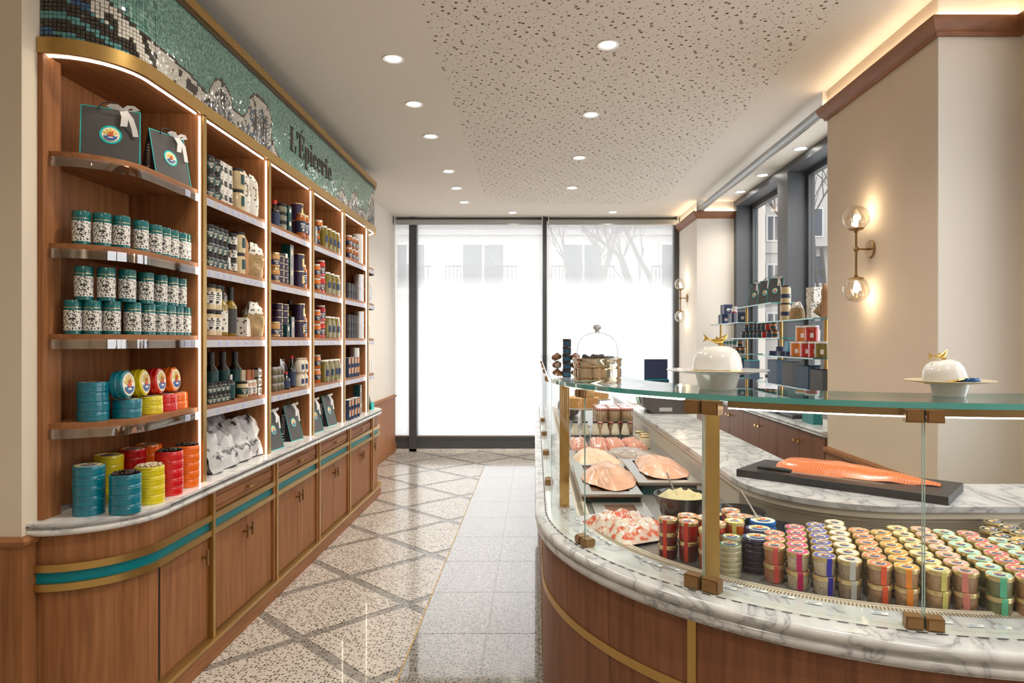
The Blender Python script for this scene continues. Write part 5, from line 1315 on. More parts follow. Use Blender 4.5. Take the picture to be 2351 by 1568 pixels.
fill(1, 3, Spec('grain_jar', 'jar', jar(.03, .09, rice, black_m, greenlab, (.25, .7))), (556,), 1, 0, 'squat grain jar with green label', -1.64)
fill(1, 3, Spec('truffle_jar', 'jar', jar(.026, .088, M('salt_content', (.50, .28, .18), .2, coat=.6), white_p, floral2, (.2, .75))), (568, 578.5), 1, 0, 'pale spice jar with speckled label', -1.64)
for i, (u, sp, z) in enumerate(((554, creamcan, .0905), (567, copper, .0885), (578, copper, .0885))): sp.put((-1.642, ypx(u, -1.642), SZ[3] + z), '%s spice canister on top of a jar, %s, fourth shelf of second bay' % (('cream', 'copper', 'copper')[i], ORD[i]), 'spice canisters stacked on jars')
fill(1, 3, Spec('cube_jar', 'jar', [('glass_body', MB().box(-.024, .024, -.024, .024, 0, .042, M('pale_jar', (.34, .31, .25), .12, coat=1.)).box(-.02, .02, -.02, .02, .042, .052, black_m)), ('label', MB().box(.024, .0245, -.014, .014, .008, .032, art_black))]), (592,), 3, .0525, 'little square jar', -1.64)
# crumpled white bags on the ledge
SB = [Spec('coffee_bag', 'bag', [('bag', pillow(.15, .085, .24, silverbag, 20 + k, None, .026, 20, 24, None, .25, 11))]) for k in range(4)]
for i, (x, y, z, a, tl) in enumerate(((-1.60, 3.36, 0, .25, -18), (-1.605, 3.51, 0, .1, -20), (-1.60, 3.67, 0, -.1, -22), (-1.61, 3.82, 0, -.2, -16), (-1.75, 3.42, .05, .2, -25), (-1.75, 3.6, .06, 0, -30), (-1.74, 3.77, .05, -.2, -25), (-1.80, 3.52, .12, .1, -40), (-1.79, 3.70, .11, 0, -42))):
    o = SB[i % 4].put((x - .02, y, MZ + z), 'crumpled white foil bag with grey drawings, %s row, %s from the near post' % ('front' if i < 4 else 'middle' if i < 7 else 'back', ORD[i if i < 4 else i - 4 if i < 7 else i - 7]), 'white foil bags heaped on the ledge'); o.rotation_euler = (0, R(tl), a)

# --- third bay
redcap = M('red_cap', (.55, .03, .02), .35)
sauce = Spec('sauce_bottle', 'bottle', bottle(.032, .175, darkg, redcap, navy, .14, (.1, .55), .62))
cavjar = Spec('roe_jar', 'jar', jar(.036, .056, M('grey_roe', (.20, .20, .15), .1, coat=1.), black_m, None, lidh=.018))
canist = Spec('navy_canister', 'canister', [('canister', MB().lathe([(0, 0), (.04, 0), (.04, .114), (0, .114)], 18, purple)), ('gold_rim', MB().lathe([(.041, .111), (.041, .117), (0, .1172)], 18, goldlid)), ('label', MB().lathe([(.0405, .03), (.0405, .085)], 10, M('gold_label', (.62, .50, .22), .4), a0=-.45, a1=.3))])
amb = Spec('preserve_jar', 'jar', jar(.034, .165, amber, goldlid, navy, (.2, .72), .014, .2, .7))
goldj = Spec('preserve_jar', 'jar', jar(.034, .095, M('honey_content', (.50, .26, .08), .12, coat=.9), goldlid, navy, (.2, .6)))
ptin = Spec('small_tin', 'tin', [('body', MB().lathe([(0, 0), (.033, 0), (.033, .040), (.034, .040), (.034, .043), (0, .043)], 16, [purple] * 2 + [goldlid] * 3)), ('label', MB().lathe([(.0333, .01), (.0333, .03)], 8, M('gold_label', (.62, .50, .22), .4), a0=-.2, a1=.5))])
gbox = Spec('grey_carton', 'carton', carton(.06, .06, .135, greenlab, grey_c, [(ell(.013, .02, 14, 0, .085), cream), (ell(.008, .013, 12, 0, .085), M('gold_label', (.62, .50, .22), .4))]))
wbox = Spec('grey_carton', 'carton', carton(.04, .04, .10, grey_c, white_p, [(ell(.010, .014, 12, 0, .06), M('wine_print', (.20, .05, .07), .5))]))
tbox = Spec('green_carton', 'carton', carton(.055, .055, .085, greenlab, greenlab, [(ell(.012, .016, 12, 0, .055), cream)]))
fill(2, 0, sauce, (630,), 1, 0, 'dark bottle with red cap'); fill(2, 0, cavjar, (645,), 3, .0565, 'jar of grey roe', -1.65)
fill(2, 0, tbox, (666,), 2, .0855, 'dark green carton with round print', -1.62); fill(2, 0, canist, (682,), 2, .1175, 'aubergine canister', -1.66); fill(2, 0, amb, (690, 700.5), 1, 0, 'amber jar with gold lid', -1.628)
fill(2, 1, goldj, (630,), 2, .0955, 'honey jar with gold lid'); fill(2, 1, ptin, (640, 649.5), 4, .0432, 'small aubergine tin', -1.65)
fill(2, 1, wbox, (658,), 2, .1005, 'slim white carton', -1.63); fill(2, 1, gbox, (670,), 2, .1355, 'grey carton with gold oval', -1.63); fill(2, 1, canist, (684.5,), 2, .1175, 'aubergine canister', -1.66); fill(2, 1, amb, (698,), 1, 0, 'amber jar with gold lid', -1.645)
fill(2, 2, goldj, (630,), 1, 0, 'honey jar with gold lid', -1.635); fill(2, 2, ptin, (637, 650.5), 5, .0432, 'small aubergine tin', -1.67)
fill(2, 2, oil, (667,), 1, 0, 'oil bottle behind the grey carton', -1.73); fill(2, 2, tbox, (662,), 1, 0, 'dark green carton', -1.63); fill(2, 2, gbox, (672.5,), 1, 0, 'grey carton with gold oval', -1.63); fill(2, 2, canist, (686,), 2, .1175, 'aubergine canister', -1.66); fill(2, 2, amb, (698,), 1, 0, 'amber jar with gold lid', -1.645)
sj = Spec('small_jar', 'jar', jar(.022, .05, M('herb_content', (.16, .14, .09), .12, coat=1.), silver, None))
fill(2, 3, sj, (627.5, 636, 644.5), 3, .0505, 'tiny silver-lidded jar', -1.635)
fill(2, 3, Spec('silver_pouch', 'pouch', [('pouch', pillow(.09, .04, .19, silver, 31, None, .008))]), (648,), 1, 0, 'silver pouch', -1.74)
soy = Spec('sauce_bottle', 'bottle', bottle(.026, .115, darkg, redcap, navy, .12, (.08, .5), .62)); soy2 = Spec('sauce_bottle', 'bottle', bottle(.027, .215, darkg, redcap, navy, .1, (.06, .5), .6))
fill(2, 3, soy, (656,), 1, 0, 'short sauce bottle with red cap', -1.63); fill(2, 3, soy2, (669,), 1, 0, 'tall sauce bottle with red cap', -1.66)
wpot = Spec('stoneware_pot', 'pot', jar(.036, .098, M('stoneware', (.60, .54, .44), .3), M('cork_lid', (.60, .50, .36), .6), None, lidh=.012, sh=.25, neck=.66) + [('label', MB().lathe([(.0365, .02), (.0365, .055)], 10, navy, a0=-.7, a1=.4))])
fill(2, 3, wpot, (686, 697.5), 2, .0985, 'cream stoneware pot with navy label', -1.64)
gb3 = Spec('gift_bag', 'bag', gift_bag(.16, .13, .235, 3)); kb2 = Spec('kraft_bag', 'bag', [('bag', pillow(.16, .09, .22, kraft, 18, None, .01))])
o = gb3.put((-1.585, ypx(638, -1.585), MZ), 'charcoal gift bag beside the near post on the ledge of the third bay', 'gift bags on the marble ledge', -.12)
o = gb3.put((-1.60, ypx(683, -1.60), MZ), 'charcoal gift bag further along the ledge of the third bay', 'gift bags on the marble ledge', -.15)
kb2.put((-1.80, ypx(652, -1.80), MZ), 'brown kraft bag behind the gift bags of the third bay', 'kraft bags on the marble ledge', .1)

# --- fourth bay
oliv = Spec('olive_jar', 'jar', jar(.040, .168, olive, white_p, None, lidh=.012, sh=.22, neck=.78) + [('label', MB().lathe([(.0405, .045), (.0405, .095)], 10, navy, a0=-.75, a1=.5))])
redjr = Spec('pepper_jar', 'jar', jar(.036, .125, M('pepper_content', (.50, .02, .012), .12, coat=.9, var=(60, .4)), white_p, M('violet_label', (.05, .03, .07), .5), (.2, .65)))
orj = Spec('carrot_jar', 'jar', jar(.030, .105, M('carrot_content', (.62, .16, .02), .12, coat=.9), white_p, navy, (.25, .65)))
fill(3, 0, gbox, (726,), 1, 0, 'grey carton', -1.63); fill(3, 0, orj, (731.5,), 2, .1055, 'orange jar with white lid', -1.67); fill(3, 0, oliv, (740.5, 751, 760, 768.5, 776), 1, 0, 'olive jar with white lid', -1.645)
fill(3, 1, orj, (726.5,), 2, .1055, 'orange jar with white lid'); fill(3, 1, redjr, (735.5,), 2, .1255, 'red pepper jar with white lid', -1.66); fill(3, 1, oliv, (747.5, 758, 767, 775.5), 1, 0, 'olive jar with white lid', -1.645)
fill(3, 2, orj, (727,), 2, .1055, 'orange jar with white lid'); fill(3, 2, redjr, (736,), 2, .1255, 'red pepper jar with white lid', -1.67); fill(3, 2, oliv, (748.5, 758, 768, 777), 1, 0, 'olive jar with white lid', -1.645)
fill(3, 3, orj, (727,), 2, .1055, 'orange jar with white lid'); fill(3, 3, oliv, (743, 754.5, 764.5, 774), 1, 0, 'olive jar with white lid', -1.64)
gb3.put((-1.585, ypx(733, -1.585), MZ), 'charcoal gift bag with loose cord beside the near post of the fourth bay', 'gift bags on the marble ledge', -.1)
gb3.put((-1.60, ypx(764, -1.60), MZ), 'charcoal gift bag with white bow on the ledge of the fourth bay', 'gift bags on the marble ledge', -.12)
kb2.put((-1.80, ypx(741, -1.80), MZ), 'brown kraft bag behind the gift bags of the fourth bay', 'kraft bags on the marble ledge', .1)

# --- fifth bay
whc = Spec('white_canister', 'canister', [('canister', MB().lathe([(0, 0), (.05, 0), (.05, .14), (0, .14)], 18, white_p))], True); sic = Spec('silver_canister', 'canister', [('canister', MB().lathe([(0, 0), (.046, 0), (.046, .11), (.048, .112), (.048, .125), (0, .126)], 18, silver)), ('label', MB().lathe([(.0465, .06), (.0465, .09)], 6, cream, a0=-.2, a1=.2))])
pot2 = Spec('blue_pack', 'pack', [('pack', MB().lathe([(0, 0), (.032, 0), (.034, .085), (0, .085)], 14, [black_m, navy, white_p])), ('label', MB().lathe([(.0335, .035), (.0345, .085)], 7, M('pack_orange', (.55, .16, .03), .4), a0=-.5, a1=.1)), ('crescent', MB().lathe([(.0338, .03), (.0348, .08)], 5, cream, a0=-.8, a1=-.55))])
ambs = Spec('preserve_jar', 'jar', jar(.032, .105, amber, white_p, navy, (.2, .62)))
dkt = Spec('dark_tin', 'tin', [('body', MB().lathe([(0, 0), (.026, 0), (.026, .066), (.027, .068), (0, .068)], 14, M('dark_jar_label', (.05, .045, .05), .3)))]); dkb = Spec('dark_carton', 'carton', carton(.09, .1, .15, blackp, None, None))
fill(4, 0, ambs, (800.5, 808.5, 815), 2, .1055, 'amber jar with white lid', -1.645); fill(4, 0, whc, (825.5,), 2, .1405, 'plain white canister', -1.67)
fill(4, 1, dkt, (797.5, 803.5, 809, 814), 2, .0685, 'dark little tin', -1.635); fill(4, 1, dkb, (815,), 1, 0, 'black carton', -1.73); fill(4, 1, sic, (823,), 2, .1265, 'silver canister', -1.66)
fill(4, 2, dkt, (797.5, 803.5, 809, 814), 3, .0685, 'dark little tin', -1.635); fill(4, 2, dkb, (814,), 1, 0, 'black carton', -1.74); fill(4, 2, sic, (823.5,), 2, .1265, 'silver canister', -1.66)
fill(4, 3, pot2, (797, 804, 811, 817), 2, .0855, 'blue pack with cream crescent', -1.635); fill(4, 3, sic, (823,), 2, .1265, 'silver canister', -1.70)
fill(4, 4, pot2, (797.5, 804, 811.5, 818), 2, .0855, 'blue pack with cream crescent', -1.60); fill(4, 4, gbox, (828.5,), 2, .1355, 'grey carton with oval', -1.60)
# --- rounded far bay
gb4 = Spec('gift_bag', 'bag', gift_bag(.14, .10, .20, 4, False)); gb4.put((-1.635, 6.47, SZ[0]), 'dark gift bag on the top shelf of the rounded far bay')
Spec('silver_pouch', 'pouch', [('pouch', pillow(.12, .06, .21, silver, 41, None, .016))]).put((-1.635, 6.48, SZ[1]), 'crumpled silver pouch on the second shelf of the rounded far bay')
Spec('white_pouch', 'pouch', [('pouch', pillow(.10, .06, .17, white_p, 43, None, .014))]).put((-1.635, 6.46, SZ[2]), 'crumpled white pouch on the third shelf of the rounded far bay')
fill(5, 3, Spec('white_carton', 'carton', carton(.06, .06, .065, white_p, None, None)), (850, 855), 2, .0655, 'small white carton', -1.62)
Spec('green_stand', 'display', [('panel', MB().add([(0, -.05, 0), (0, .05, 0), (-.06, .05, .2), (-.06, -.05, .2), (-.08, -.05, 0), (-.08, .05, 0)], [(0, 1, 2, 3), (4, 3, 2, 5), (0, 3, 4), (1, 5, 2), (0, 4, 5, 1)], greenlab)), ('front', MB().box(0, .01, -.05, .05, 0, .07, turq))]).put((-1.60, 6.50, MZ), 'green triangular display on the ledge of the rounded far bay')

# ------------------------------------------------------------------ on the counter glass
cl_x, cl_y = ground(1371, 877, TZ)
base = thing('mirror_base', 'ribbed mirrored metal base under the glass dome', 'base', (cl_x, cl_y, TZ))
mir = M('mirror_bronze', (.72, .62, .50), .06, 1.)
MB().lathe([(0, 0), (.076, 0), (.078, .004), (.078, .010), (.074, .013), (.078, .017), (.078, .041), (.074, .045), (.078, .049), (.078, .066), (.080, .069), (.080, .073), (.074, .073), (.072, .06), (0, .06)], 40, mir, T=Matrix.Diagonal((1.12, 1.12, 1.2, 1))).build('drum', base)
dome = thing('glass_dome', 'clear glass cloche with round knob over the truffles', 'cloche', (cl_x, cl_y, TZ + .0728))
gd = thin_glass('dome_glass', (.97, .97, .97), 1.3, .05)
MB().lathe([(.067, 0), (.067, .045), (.062, .068), (.050, .086), (.030, .098), (.010, .103), (0, .104)], 36, gd, T=Matrix.Diagonal((1.12, 1.12, 1.05, 1))).build('dome', dome)
MB().lathe([(.008, .103), (.007, .110), (.012, .114), (.014, .120), (.011, .127), (0, .130)], 16, M('knob_glass', (.70, .70, .70), .05, coat=1., trans=.6), T=Matrix.Diagonal((1.1, 1.1, 1.05, 1))).build('knob', dome)
tru = Spec('truffle', 'truffle', [('truffle', MB())]) if False else None
tg = MB()
n = 8
for j in range(n + 1):
    for i in range(12):
        a, b = 2 * pi * i / 12, pi * j / n; v = Vector((sin(b) * cos(a), sin(b) * sin(a), -cos(b))); tg.v.append(tuple(v * (.0105 + .0012 * noise.noise(v * 4))))
for j in range(n):
    for i in range(12): tg.f.append((j * 12 + i, j * 12 + (i + 1) % 12, (j + 1) * 12 + (i + 1) % 12, (j + 1) * 12 + i)); tg.m.append(M('truffle_black', (.018, .015, .014), .7))
tsp = Spec('black_truffle', 'truffle', [('truffle', tg)])
rn = random.Random(2)
for k in range(16):
    a, r_ = k * 2.4, .012 + .0118 * sqrt(k) ; r_ = min(r_, .054)
    tsp.put((cl_x + r_ * cos(a), cl_y + r_ * sin(a), TZ + .072 + .0125 + (.006 if k % 3 == 0 else 0)), 'small black truffle heaped under the glass dome', 'black truffles under the dome', rn.random() * 6)
# stacked black-lidded jars and brown snail shells
bj = Spec('pepper_jar', 'jar', [('glass_body', MB().box(-.0165, .0165, -.0165, .0165, 0, .024, M('inky_jar', (.012, .016, .022), .1, coat=1.))), ('lid', MB().lathe([(.017, .023), (.017, .031), (0, .0312)], 16, black_m)), ('label', MB().box(-.012, .012, -.0172, -.0165, .005, .020, M('jar_label_blue', (.01, .06, .12), .4)))])
jx, jy = ground(1301, 866, TZ)
for k in range(5): bj.put((jx + random.uniform(-.001, .001), jy, TZ + .0005 + k * .0314), 'inky square jar in the tower on the glass, %s' % TIER[5][k], 'tower of inky jars')
shell = MB(); m_sh = M('snail_shell', (.22, .095, .045), .25, coat=.7, var=(60, .35))
for k in range(26):
    t = k / 25; a = t * 4.4 * pi; rr = .017 * (1 - t) + .002; p = Vector((rr * .55 * cos(a), rr * .55 * sin(a), .012 + .020 * t))
    shell.lathe([(0, -rr * .75), (rr * .6, -rr * .45), (rr * .78, 0), (rr * .6, rr * .45), (0, rr * .75)], 8, m_sh, tuple(p))
shs = Spec('snail_shell', 'shell', [('shell', shell)])
for s_ in (-1, 1):
    for k in range(3):
        shs.put((jx + s_ * .038, jy + .02, TZ + .002 + k * .033), 'brown snail shell %s the jar tower, %s' % (('before the end pane beside', 'beside the dome next to')[s_ > 0], TIER[3][k]), 'brown snail shells by the jar tower', k * 1.3)
# white covered dishes with golden fish
def fish_dish(x, y, sc_, lab, tilt=0, tinned=False):
    d = thing('serving_stand', lab + ' stand', 'stand', (x, y, TZ))
    MB().lathe([(.052 * sc_, 0), (.055 * sc_, .004), (.060 * sc_, .024 * sc_), (.066 * sc_, .046 * sc_), (0, .046 * sc_)], 36, white_g).build('foot', d)
    plm = white_g if not tinned else M('speckled_gold_plate', (.62, .52, .36), .35, .3, var=(300, .35))
    MB().lathe([(.066 * sc_, .045 * sc_), (.150 * sc_, .056 * sc_), (.152 * sc_, .059 * sc_), (.148 * sc_, .060 * sc_), (.07 * sc_, .051 * sc_), (0, .050 * sc_)], 44, plm).build('plate', d)
    z0 = .0515 * sc_
    c = thing('dish_cover', lab + ' domed cover with golden fish handle', 'cover', (x - (.012 if tinned else 0), y, TZ + z0 + (.004 if not tilt else .006)))
    if tilt: c.rotation_euler = (0, tilt, 0)
    r = .074 * sc_
    MB().lathe([(r, 0), (r, .004), (r * .985, .018 * sc_), (r * .93, .040 * sc_), (r * .78, .060 * sc_), (r * .5, .073 * sc_), (0, .077 * sc_)], 36, white_g).build('dome', c)
    MB().lathe([(r * .93, .0), (r * 1.015, .0), (r * 1.015, .004), (r * .93, .004)], 36, gold).build('gold_rim', c)
    f = MB(); L = .062 * sc_; zt = .077 * sc_; pts = []; rad = []
    for k in range(13):
        t = k / 12; pts.append((-L / 2 + L * t, 0, zt + .009 * sc_ + .020 * sc_ * (2 * t - 1) ** 2 * (1 if t > .5 else .35) + .004 * sc_)); rad.append(sc_ * .0095 * lerp([(0, .22), (.15, .3), (.5, .95), (.72, 1), (.9, .62), (1, .12)], t))
    f.tube(pts, rad, gold, 12)
    fb = f.build('fish_handle', c)
    x0, z1 = pts[0][0], pts[0][2]; k = sc_
    MB().prism([(x0 + .006 * k, z1), (x0 - .012 * k, z1 + .016 * k), (x0 - .007 * k, z1 + .002 * k), (x0 - .014 * k, z1 - .010 * k)], -.0012 * k, .0012 * k, gold, T=FRONT_Y).build('tail_fin', fb)
    for s_ in (-1, 1): MB().prism([(.004 * k, zt + .008 * k), (.018 * k, zt + .004 * k), (.010 * k, zt - .006 * k)], 0, .002 * k, gold, T=TR(0, s_ * .007 * k, 0) @ FRONT_Y).build('side_fin', fb)
    MB().prism([(-.006 * k, zt + .018 * k), (.008 * k, zt + .020 * k), (-.004 * k, zt + .028 * k)], -.001 * k, .001 * k, gold, T=FRONT_Y).build('back_fin', fb)
    if tinned:
        t_ = flat_tin(.046 * sc_, .012, M('cobalt_tin', (.0, .07, .27), .3, coat=.4), M('print_navy', (.03, .04, .16), .4)); t_.put((x + .046 * sc_, y - .02, TZ + z0 + .001), 'cobalt blue flat tin propping the tilted dish cover')
fish_dish(*ground(1647, 893, TZ), 1.02, 'white porcelain fish dish by the brass post,')
x_, y_ = ground(2212, 913, TZ); fish_dish(x_, y_ + .06, .72, 'small speckled gold fish dish by the pier,', R(-11), True)

# ------------------------------------------------------------------ sconces
glb = thin_glass('ribbed_globe_glass', (.93, .91, .88), 2.2, .10)
glb2 = thin_glass('globe_rib_glass', (.86, .83, .78), 2.2, .30)
ant = M('antique_brass', (.36, .23, .10), .32, .9)
def sconce(xw, y, z, lab):
    o = thing('wall_sconce', lab, 'wall lamp', (xw, y, z)); d = -.088
    MB().lathe([(0, 0), (.052, 0), (.052, .008), (.048, .012), (0, .013)], 30, ant, T=RY(R(-90))).build('backplate', o)
    MB().tube([(-.01, 0, 0), (d, 0, 0)], .006, ant, 10).build('arm', o)
    MB().lathe([(0, -.018), (.012, -.013), (.017, 0), (.012, .013), (0, .018)], 18, ant, (d, 0, 0)).build('ball_joint', o)
    MB().tube([(d, 0, -.165), (d, 0, .105)], .0065, ant, 10).build('stem', o)
    for s_, zc in ((1, .182), (-1, -.238)):
        zb = zc - s_ * .074
        q = MB().lathe([(.008, zb - s_ * .012), (.012, zb - s_ * .010), (.012, zb), (.040, zb + s_ * .006), (.044, zb + s_ * .013), (.038, zb + s_ * .012), (.01, zb + s_ * .004)], 22, ant, (d, 0, 0)).build('cup', o)
        g = MB(); rr, nn, mm = .074, 48, 16
        for j in range(1, mm):
            b = pi * j / mm
            for i in range(nn):
                a = 2 * pi * i / nn + .35 * cos(b); r_ = rr * (1 + (.014 if i % 4 < 2 else -.008)) * sin(b)
                g.v.append((d + r_ * cos(a), r_ * sin(a), zc + rr * cos(b)))
        for j in range(mm - 2):
            for i in range(nn): g.f.append((j * nn + i, j * nn + (i + 1) % nn, (j + 1) * nn + (i + 1) % nn, (j + 1) * nn + i)); g.m.append(glb2 if i % 3 == 0 else glb)
        g.build('globe', o, 60)
        MB().lathe([(.008, s_ * -.045), (.012, s_ * -.02), (.017, 0), (.014, s_ * .018), (0, s_ * .026)], 14, bulb_m, (d, 0, zc - s_ * .005)).build('bulb', o)
        l = bpy.data.lights.new('glow', 'POINT'); l.energy = 1.5; l.color = (1, .80, .55); l.shadow_soft_size = .025
        q = bpy.data.objects.new('glow', l); COL.objects.link(q); q.parent = o; q.location = (d, 0, zc + s_ * .045)
sconce(XR, 3.90, 2.044, 'brass wall lamp with two ribbed glass globes on the tan pier')
sconce(1.97, 8.56, 2.06, 'brass wall lamp with two globes beside the end window')

# ------------------------------------------------------------------ cabinets under the side window
XC = 1.97
wn = [4.50, 5.38, 6.26, 7.14, 8.03]
for k, (y0, y1) in enumerate(zip(wn, wn[1:])):
    c = thing('window_cabinet', 'dark walnut cabinet under the side window, %s from the tan pier' % ORD[k], 'cabinet', (XC + .2, y0, 0), 'walnut cabinets under the side window')
    O = (-(XC + .2), -y0, 0)
    o = MB().box(XC + .008, 2.415, y0, y1, 0, .845, wood_d).build('body', c); o.location = O
    m = (y0 + y1) / 2
    for a, b, hy in ((y0 + .003, m - .003, m - .04), (m + .003, y1 - .003, m + .04)):
        d = MB().box(XC, XC + .008, a, b, .08, .84, wood_d).build('door', c); d.location = O
        MB().box(XC - .022, XC, hy - .006, hy + .006, .755, .767, gold).box(XC - .026, XC - .018, hy - .016, hy + .016, .752, .770, gold).build('knob', d)
MB().sweep([(XC, 8.04), (XC, 4.49)], bull(.848, .868, .02) + [(-.44, .868), (-.44, .848)], marble_g).sweep([(XC, 8.04), (XC, 4.49)], bull(.8685, .89, .025) + [(-.44, .89), (-.44, .8685)], marble_g).build('marble_sill', label='grey marble sill on the window cabinets', cat='worktop')
CZ = .89
# stepped glass shelves
et = thing('glass_etagere', 'stepped glass shelves on brass poles before the side window', 'shelf', (2.22, 6.5, CZ)); O = (-2.22, -6.5, -CZ)
XE = 2.22
py = [ypx(u, XE) for u in (1655, 1714, 1794, 1896)]
ptop = [1.72, 1.86, 1.86, 1.69]
for y, z in zip(py, ptop): o = MB().tube([(XE, y, CZ), (XE, y, z)], .013, brass, 14).build('pole', et); o.location = O
SH = []
def gshelf(y0, y1, z):
    mb = MB().box(XE - .12, XE + .12, y0, y1, z - .010, z, top_glass).box(XE - .1215, XE - .12, y0, y1, z - .010, z, edge_m).box(XE - .12, XE + .12, y0 - .0015, y0, z - .010, z, edge_m)
    o = mb.build('glass_shelf', et); o.location = O
a, b, c_, d_ = py
Z1, Z2, Z3, Z4, Z5, Z6, Z7, Z8 = 1.70, 1.85, 1.68, 1.535, 1.375, 1.375, 1.13, 1.13
gshelf(b - .12, min(a + .1, 7.93), Z1); gshelf(c_ - .08, b + .25, Z2); gshelf(d_ - .06, c_ + .30, Z3); gshelf(c_ - .28, b + .15, Z4)
gshelf(b - .15, min(a + .1, 7.93), Z5); gshelf(d_ - .06, c_ + .30, Z6); gshelf(b - .15, min(a + .1, 7.93), Z7); gshelf(d_ - .06, c_ + .30, Z8)
def xe(u, x=XE - .07): return ypx(u, x)
# boxes at the far shelf
nb = Spec('navy_carton', 'carton', [('box', MB().box(-.05, .05, -.07, .07, 0, .11, navy).box(-.0503, -.05, -.07, -.02, .001, .109, grey_c)), ('emblem', MB().art(emblem(.018, .018, cream), TR(0, -.0705, .05) @ FRONT_Y))])
for k, (u, z) in enumerate(((1663, 0), (1686, 0), (1700, 0), (1668, .111))): nb.put((XE - .02, xe(u, XE - .02), Z1 + z), 'navy carton with round emblem on the far upper glass, %s' % ('outermost', 'middle', 'innermost', 'on top')[k], 'navy cartons on glass')
pj = Spec('jam_jar', 'jar', jar(.032, .07, redj, white_p, white_p, (.3, .6))); pj.put((XE - .03, xe(1686, XE - .03), Z1 + .111), 'red jam jar with white lid on the navy cartons')
gb5 = Spec('gift_bag', 'bag', gift_bag(.15, .12, .24, 5))
for k, u in enumerate((1727, 1752, 1776)): gb5.put((XE - .02, xe(u, XE - .02), Z2), 'dark gift bag with white bow on the topmost glass, %s from the end window' % ORD[k], 'gift bags on the topmost glass', R(205 + 8 * k))
pasj = Spec('grain_jar', 'jar', jar(.042, .15, rice, black_m, navy, (.3, .55)))
for k in range(2): pasj.put((XE - .06, xe(1804, XE - .06), Z3 + .151 * k), 'tall jar of beige grain with black lid, %s' % TIER[2][k], 'grain jars on glass')
fan = Spec('pasta_packet', 'packet', [('packet', pillow(.13, .09, .15, pasta, 51, floral2, .008, neck=[(0, 1), (.5, .9), (1, .4)]))]); fan.put((XE - .05, xe(1830, XE - .05), Z3), 'fan-shaped pasta packet on the near upper glass', None, 1.2)
wbx = Spec('truffle_carton', 'carton', carton(.09, .09, .13, floral2, None, None)); wbx.put((XE, xe(1851, XE - .02), Z3), 'white speckled carton standing on the near upper glass', None, pi); wbx.put((XE + .02, xe(1848, XE - .02), Z3 + .131), 'white speckled carton lying on top of its twin', None, pi + .3)
o = Spec('spaghetti_pack', 'packet', [('packet', pillow(.10, .05, .28, pasta, 55, floral2, .006))]).put((XE - .03, xe(1880, XE - .03), Z3 + .02), 'long spaghetti pack leaning on the near upper glass'); o.rotation_euler = (R(35), 0, 1.35)
kb3 = Spec('kraft_bag', 'bag', [('bag', pillow(.11, .07, .26, kraft, 61, None, .006)), ('label', MB().box(.034, .036, -.035, .035, .03, .10, white_p))]); kb3.put((XE, xe(1897, XE), Z3), 'brown kraft bag against the tan pier', None, 2.4)
ej = [Spec('mustard_jar', 'jar', jar(.030, .068, m_, black_m, lb, (.2, .62))) for m_, lb in ((dark_j, greenlab), (redj, None), (amber, greenlab), (dark_j, navy))]
for r_ in range(2):
    for k, u in enumerate((1709, 1718, 1727, 1736, 1745, 1756, 1767, 1780) if r_ == 0 else (1716, 1726, 1736, 1745, 1754, 1764, 1776)):
        sp = ej[1] if u in (1756, 1764) else ej[2] if u > 1770 else ej[0] if k % 3 else ej[3]
        sp.put((XE - .08, xe(u, XE - .08), Z4 + r_ * .0685), 'black-lidded small jar on the middle glass, %s row, %s from the end window' % (('lower', 'upper')[r_], ORD[k]), 'small jars on the middle glass')
tea_s = Spec('tea_tin', 'tin', tt, True)
for k, u in enumerate((1666, 1673, 1680, 1687)): tea_s.put((XE - .06, xe(u, XE - .06), Z5), 'tiny teal tea tin on the far lower glass, %s from the end window' % ORD[k], 'tea tins on glass')
for k, (u, z, i) in enumerate(((1645, 0, 2), (1656, 0, 1), (1694, 0, 2), (1705, 0, 2), (1655, .069, 2), (1700, .069, 2))): ej[i].put((XE - .07, xe(u, XE - .07), Z5 + z), 'amber or red jar with black lid on the far lower glass, %s' % ('outermost', 'beside the tea tins', 'third along', 'innermost', 'stacked outer', 'stacked inner')[k], 'jars on the far lower glass')
bigj = {n_: Spec('preserve_jar', 'jar', jar(.052, .125, m_, white_p, None, lidh=.014, sh=.06, neck=.93) + [('label', MB().box(-.012, .012, -.0535, -.0515, .03, .065, white_p))]) for n_, m_ in (('red', redj), ('orange', M('apricot', (.58, .17, .02), .12, coat=.9)), ('green', olive))}
for k, (n_, u, z) in enumerate((('orange', 1829, 0), ('red', 1853, 0), ('red', 1872, 0), ('green', 1887, 0), ('orange', 1842, .1255), ('red', 1864, .1255))):
    bigj[n_].put((XE - .06, xe(u, XE - .06), Z6 + z), 'large %s preserve jar with white lid on the near lower glass, %s' % (n_, ('outermost below', 'middle below', 'half hidden', 'beside the pier', 'stacked outer', 'stacked inner')[k]), 'large preserve jars on glass', -.4)
ct_ = Spec('navy_flat_tin', 'tin', [('body', MB().lathe([(0, 0), (.038, 0), (.038, .04), (0, .04)], 16, navy))], True)
for k, (u, z) in enumerate(((1776, 0), (1800, 0), (1792, .0405), (1813, 0))): ct_.put((XE - .05, xe(u, XE - .05), Z6 + z), 'small navy tin on the near lower glass, %s' % ('outermost', 'middle', 'on top', 'innermost')[k], 'navy tins on glass')
tb_ = Spec('blue_carton', 'carton', [('box', MB().box(-.03, .03, -.03, .03, 0, .085, M('aqua_carton', (.05, .22, .30), .4)))]); tb_.put((XE - .04, xe(1813, XE - .04), Z6 + .0405), 'aqua carton standing on the navy tins')
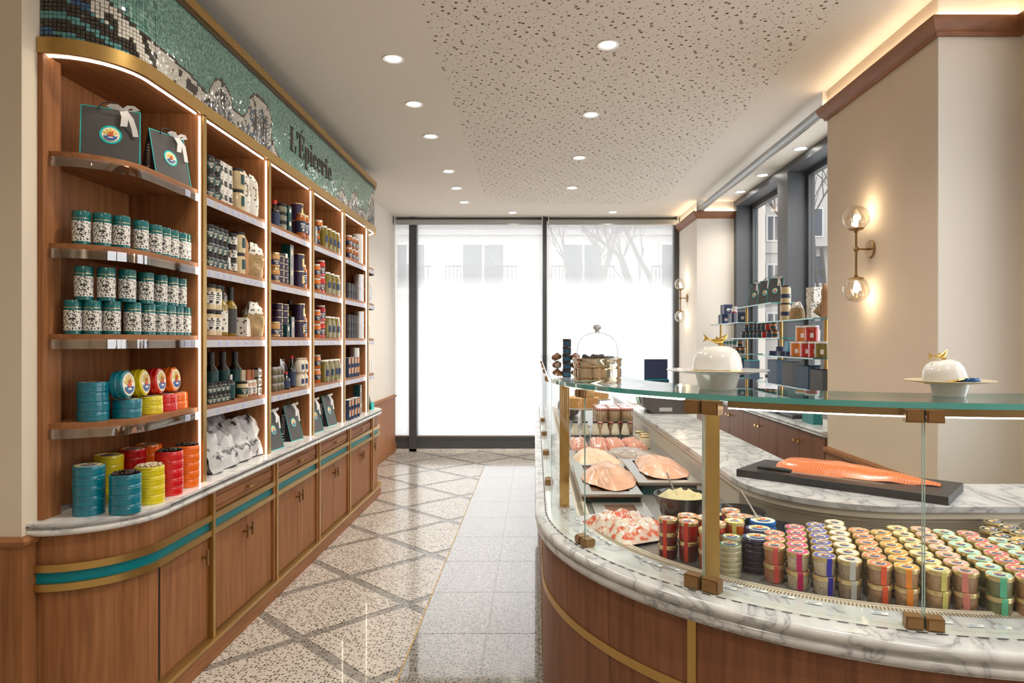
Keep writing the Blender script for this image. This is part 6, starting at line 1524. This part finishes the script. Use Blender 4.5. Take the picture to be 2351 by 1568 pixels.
def tall_box(u, z, w_, h_, lab, m_=navy, rz=.12):
    o = thing('gift_box', lab, 'box', (XE - .075, xe(u, XE - .075), z), 'tall navy gift boxes', rz)
    MB().box(-.05, .05, -w_ / 2, w_ / 2, 0, h_, m_).build('box', o); MB().box(-.052, .052, -w_ / 2 - .001, w_ / 2 + .001, h_ - .006, h_, turq if 'edged' in lab else m_).build('lid', o)
for k, (u, h_) in enumerate(((1678, .21), (1695, .20), (1726, .19))): tall_box(u, Z7, .13, h_, 'tall navy turquoise-edged gift box on the lowest glass, %s from the end window' % ORD[k], M('ink_blue_box', (.01, .045, .085), .4))
for k, (u, h_) in enumerate(((1785, .21), (1820, .20), (1856, .18), (1888, .16))): tall_box(u, Z8, .17, h_, 'tall charcoal and blue gift box on the near lowest glass, %s from the brass pole' % ORD[k], M('ink_blue_box', (.01, .045, .085), .4) if k % 2 == 0 else charcoal)
# goods on the marble sill
Spec('teal_box', 'box', [('box', MB().box(-.08, .08, -.10, .10, 0, .085, M('teal_box_card', (.0, .19, .19), .4)))]).put((2.12, 4.95, CZ), 'teal box on the marble sill next to the pier')
Spec('card_terminal', 'terminal', [('body', MB().box(-.05, .05, -.08, .08, 0, .06, white_p).box(-.055, .055, -.085, .085, .06, .09, grey_c))]).put((2.12, 4.68, CZ), 'white and grey till printer on the marble sill by the pier')
for k, y in enumerate((5.35, 5.7, 6.05)): Spec('black_tray', 'tray', [('tray', MB().box(-.10, .10, -.15, .15, 0, .012, black_m).box(-.09, .09, -.14, .14, .012, .03, M('jumbled_goods', (.06, .055, .06), .25, var=(30, .8))))]).put((2.12, y, CZ), 'black tray of small packets on the marble sill, %s from the pier' % ORD[k], 'black trays on the sill')
# menu board and till at the far worktop
o = thing('menu_holder', 'tall navy menu holder with turquoise edge on the far worktop', 'menu', (1.12, 6.35, WZ)); xm_ = xpx(1540, 6.35)
o.location = (min(xm_, 1.16), 6.35, WZ)
MB().box(-.11, .11, -.012, .012, 0, .40, navy).build('board', o); MB().box(-.10, .12, -.03, -.016, 0, .21, M('ink_blue_box', (.01, .045, .085), .4)).box(-.10, .12, -.031, -.015, .205, .21, turq).build('folder', o)
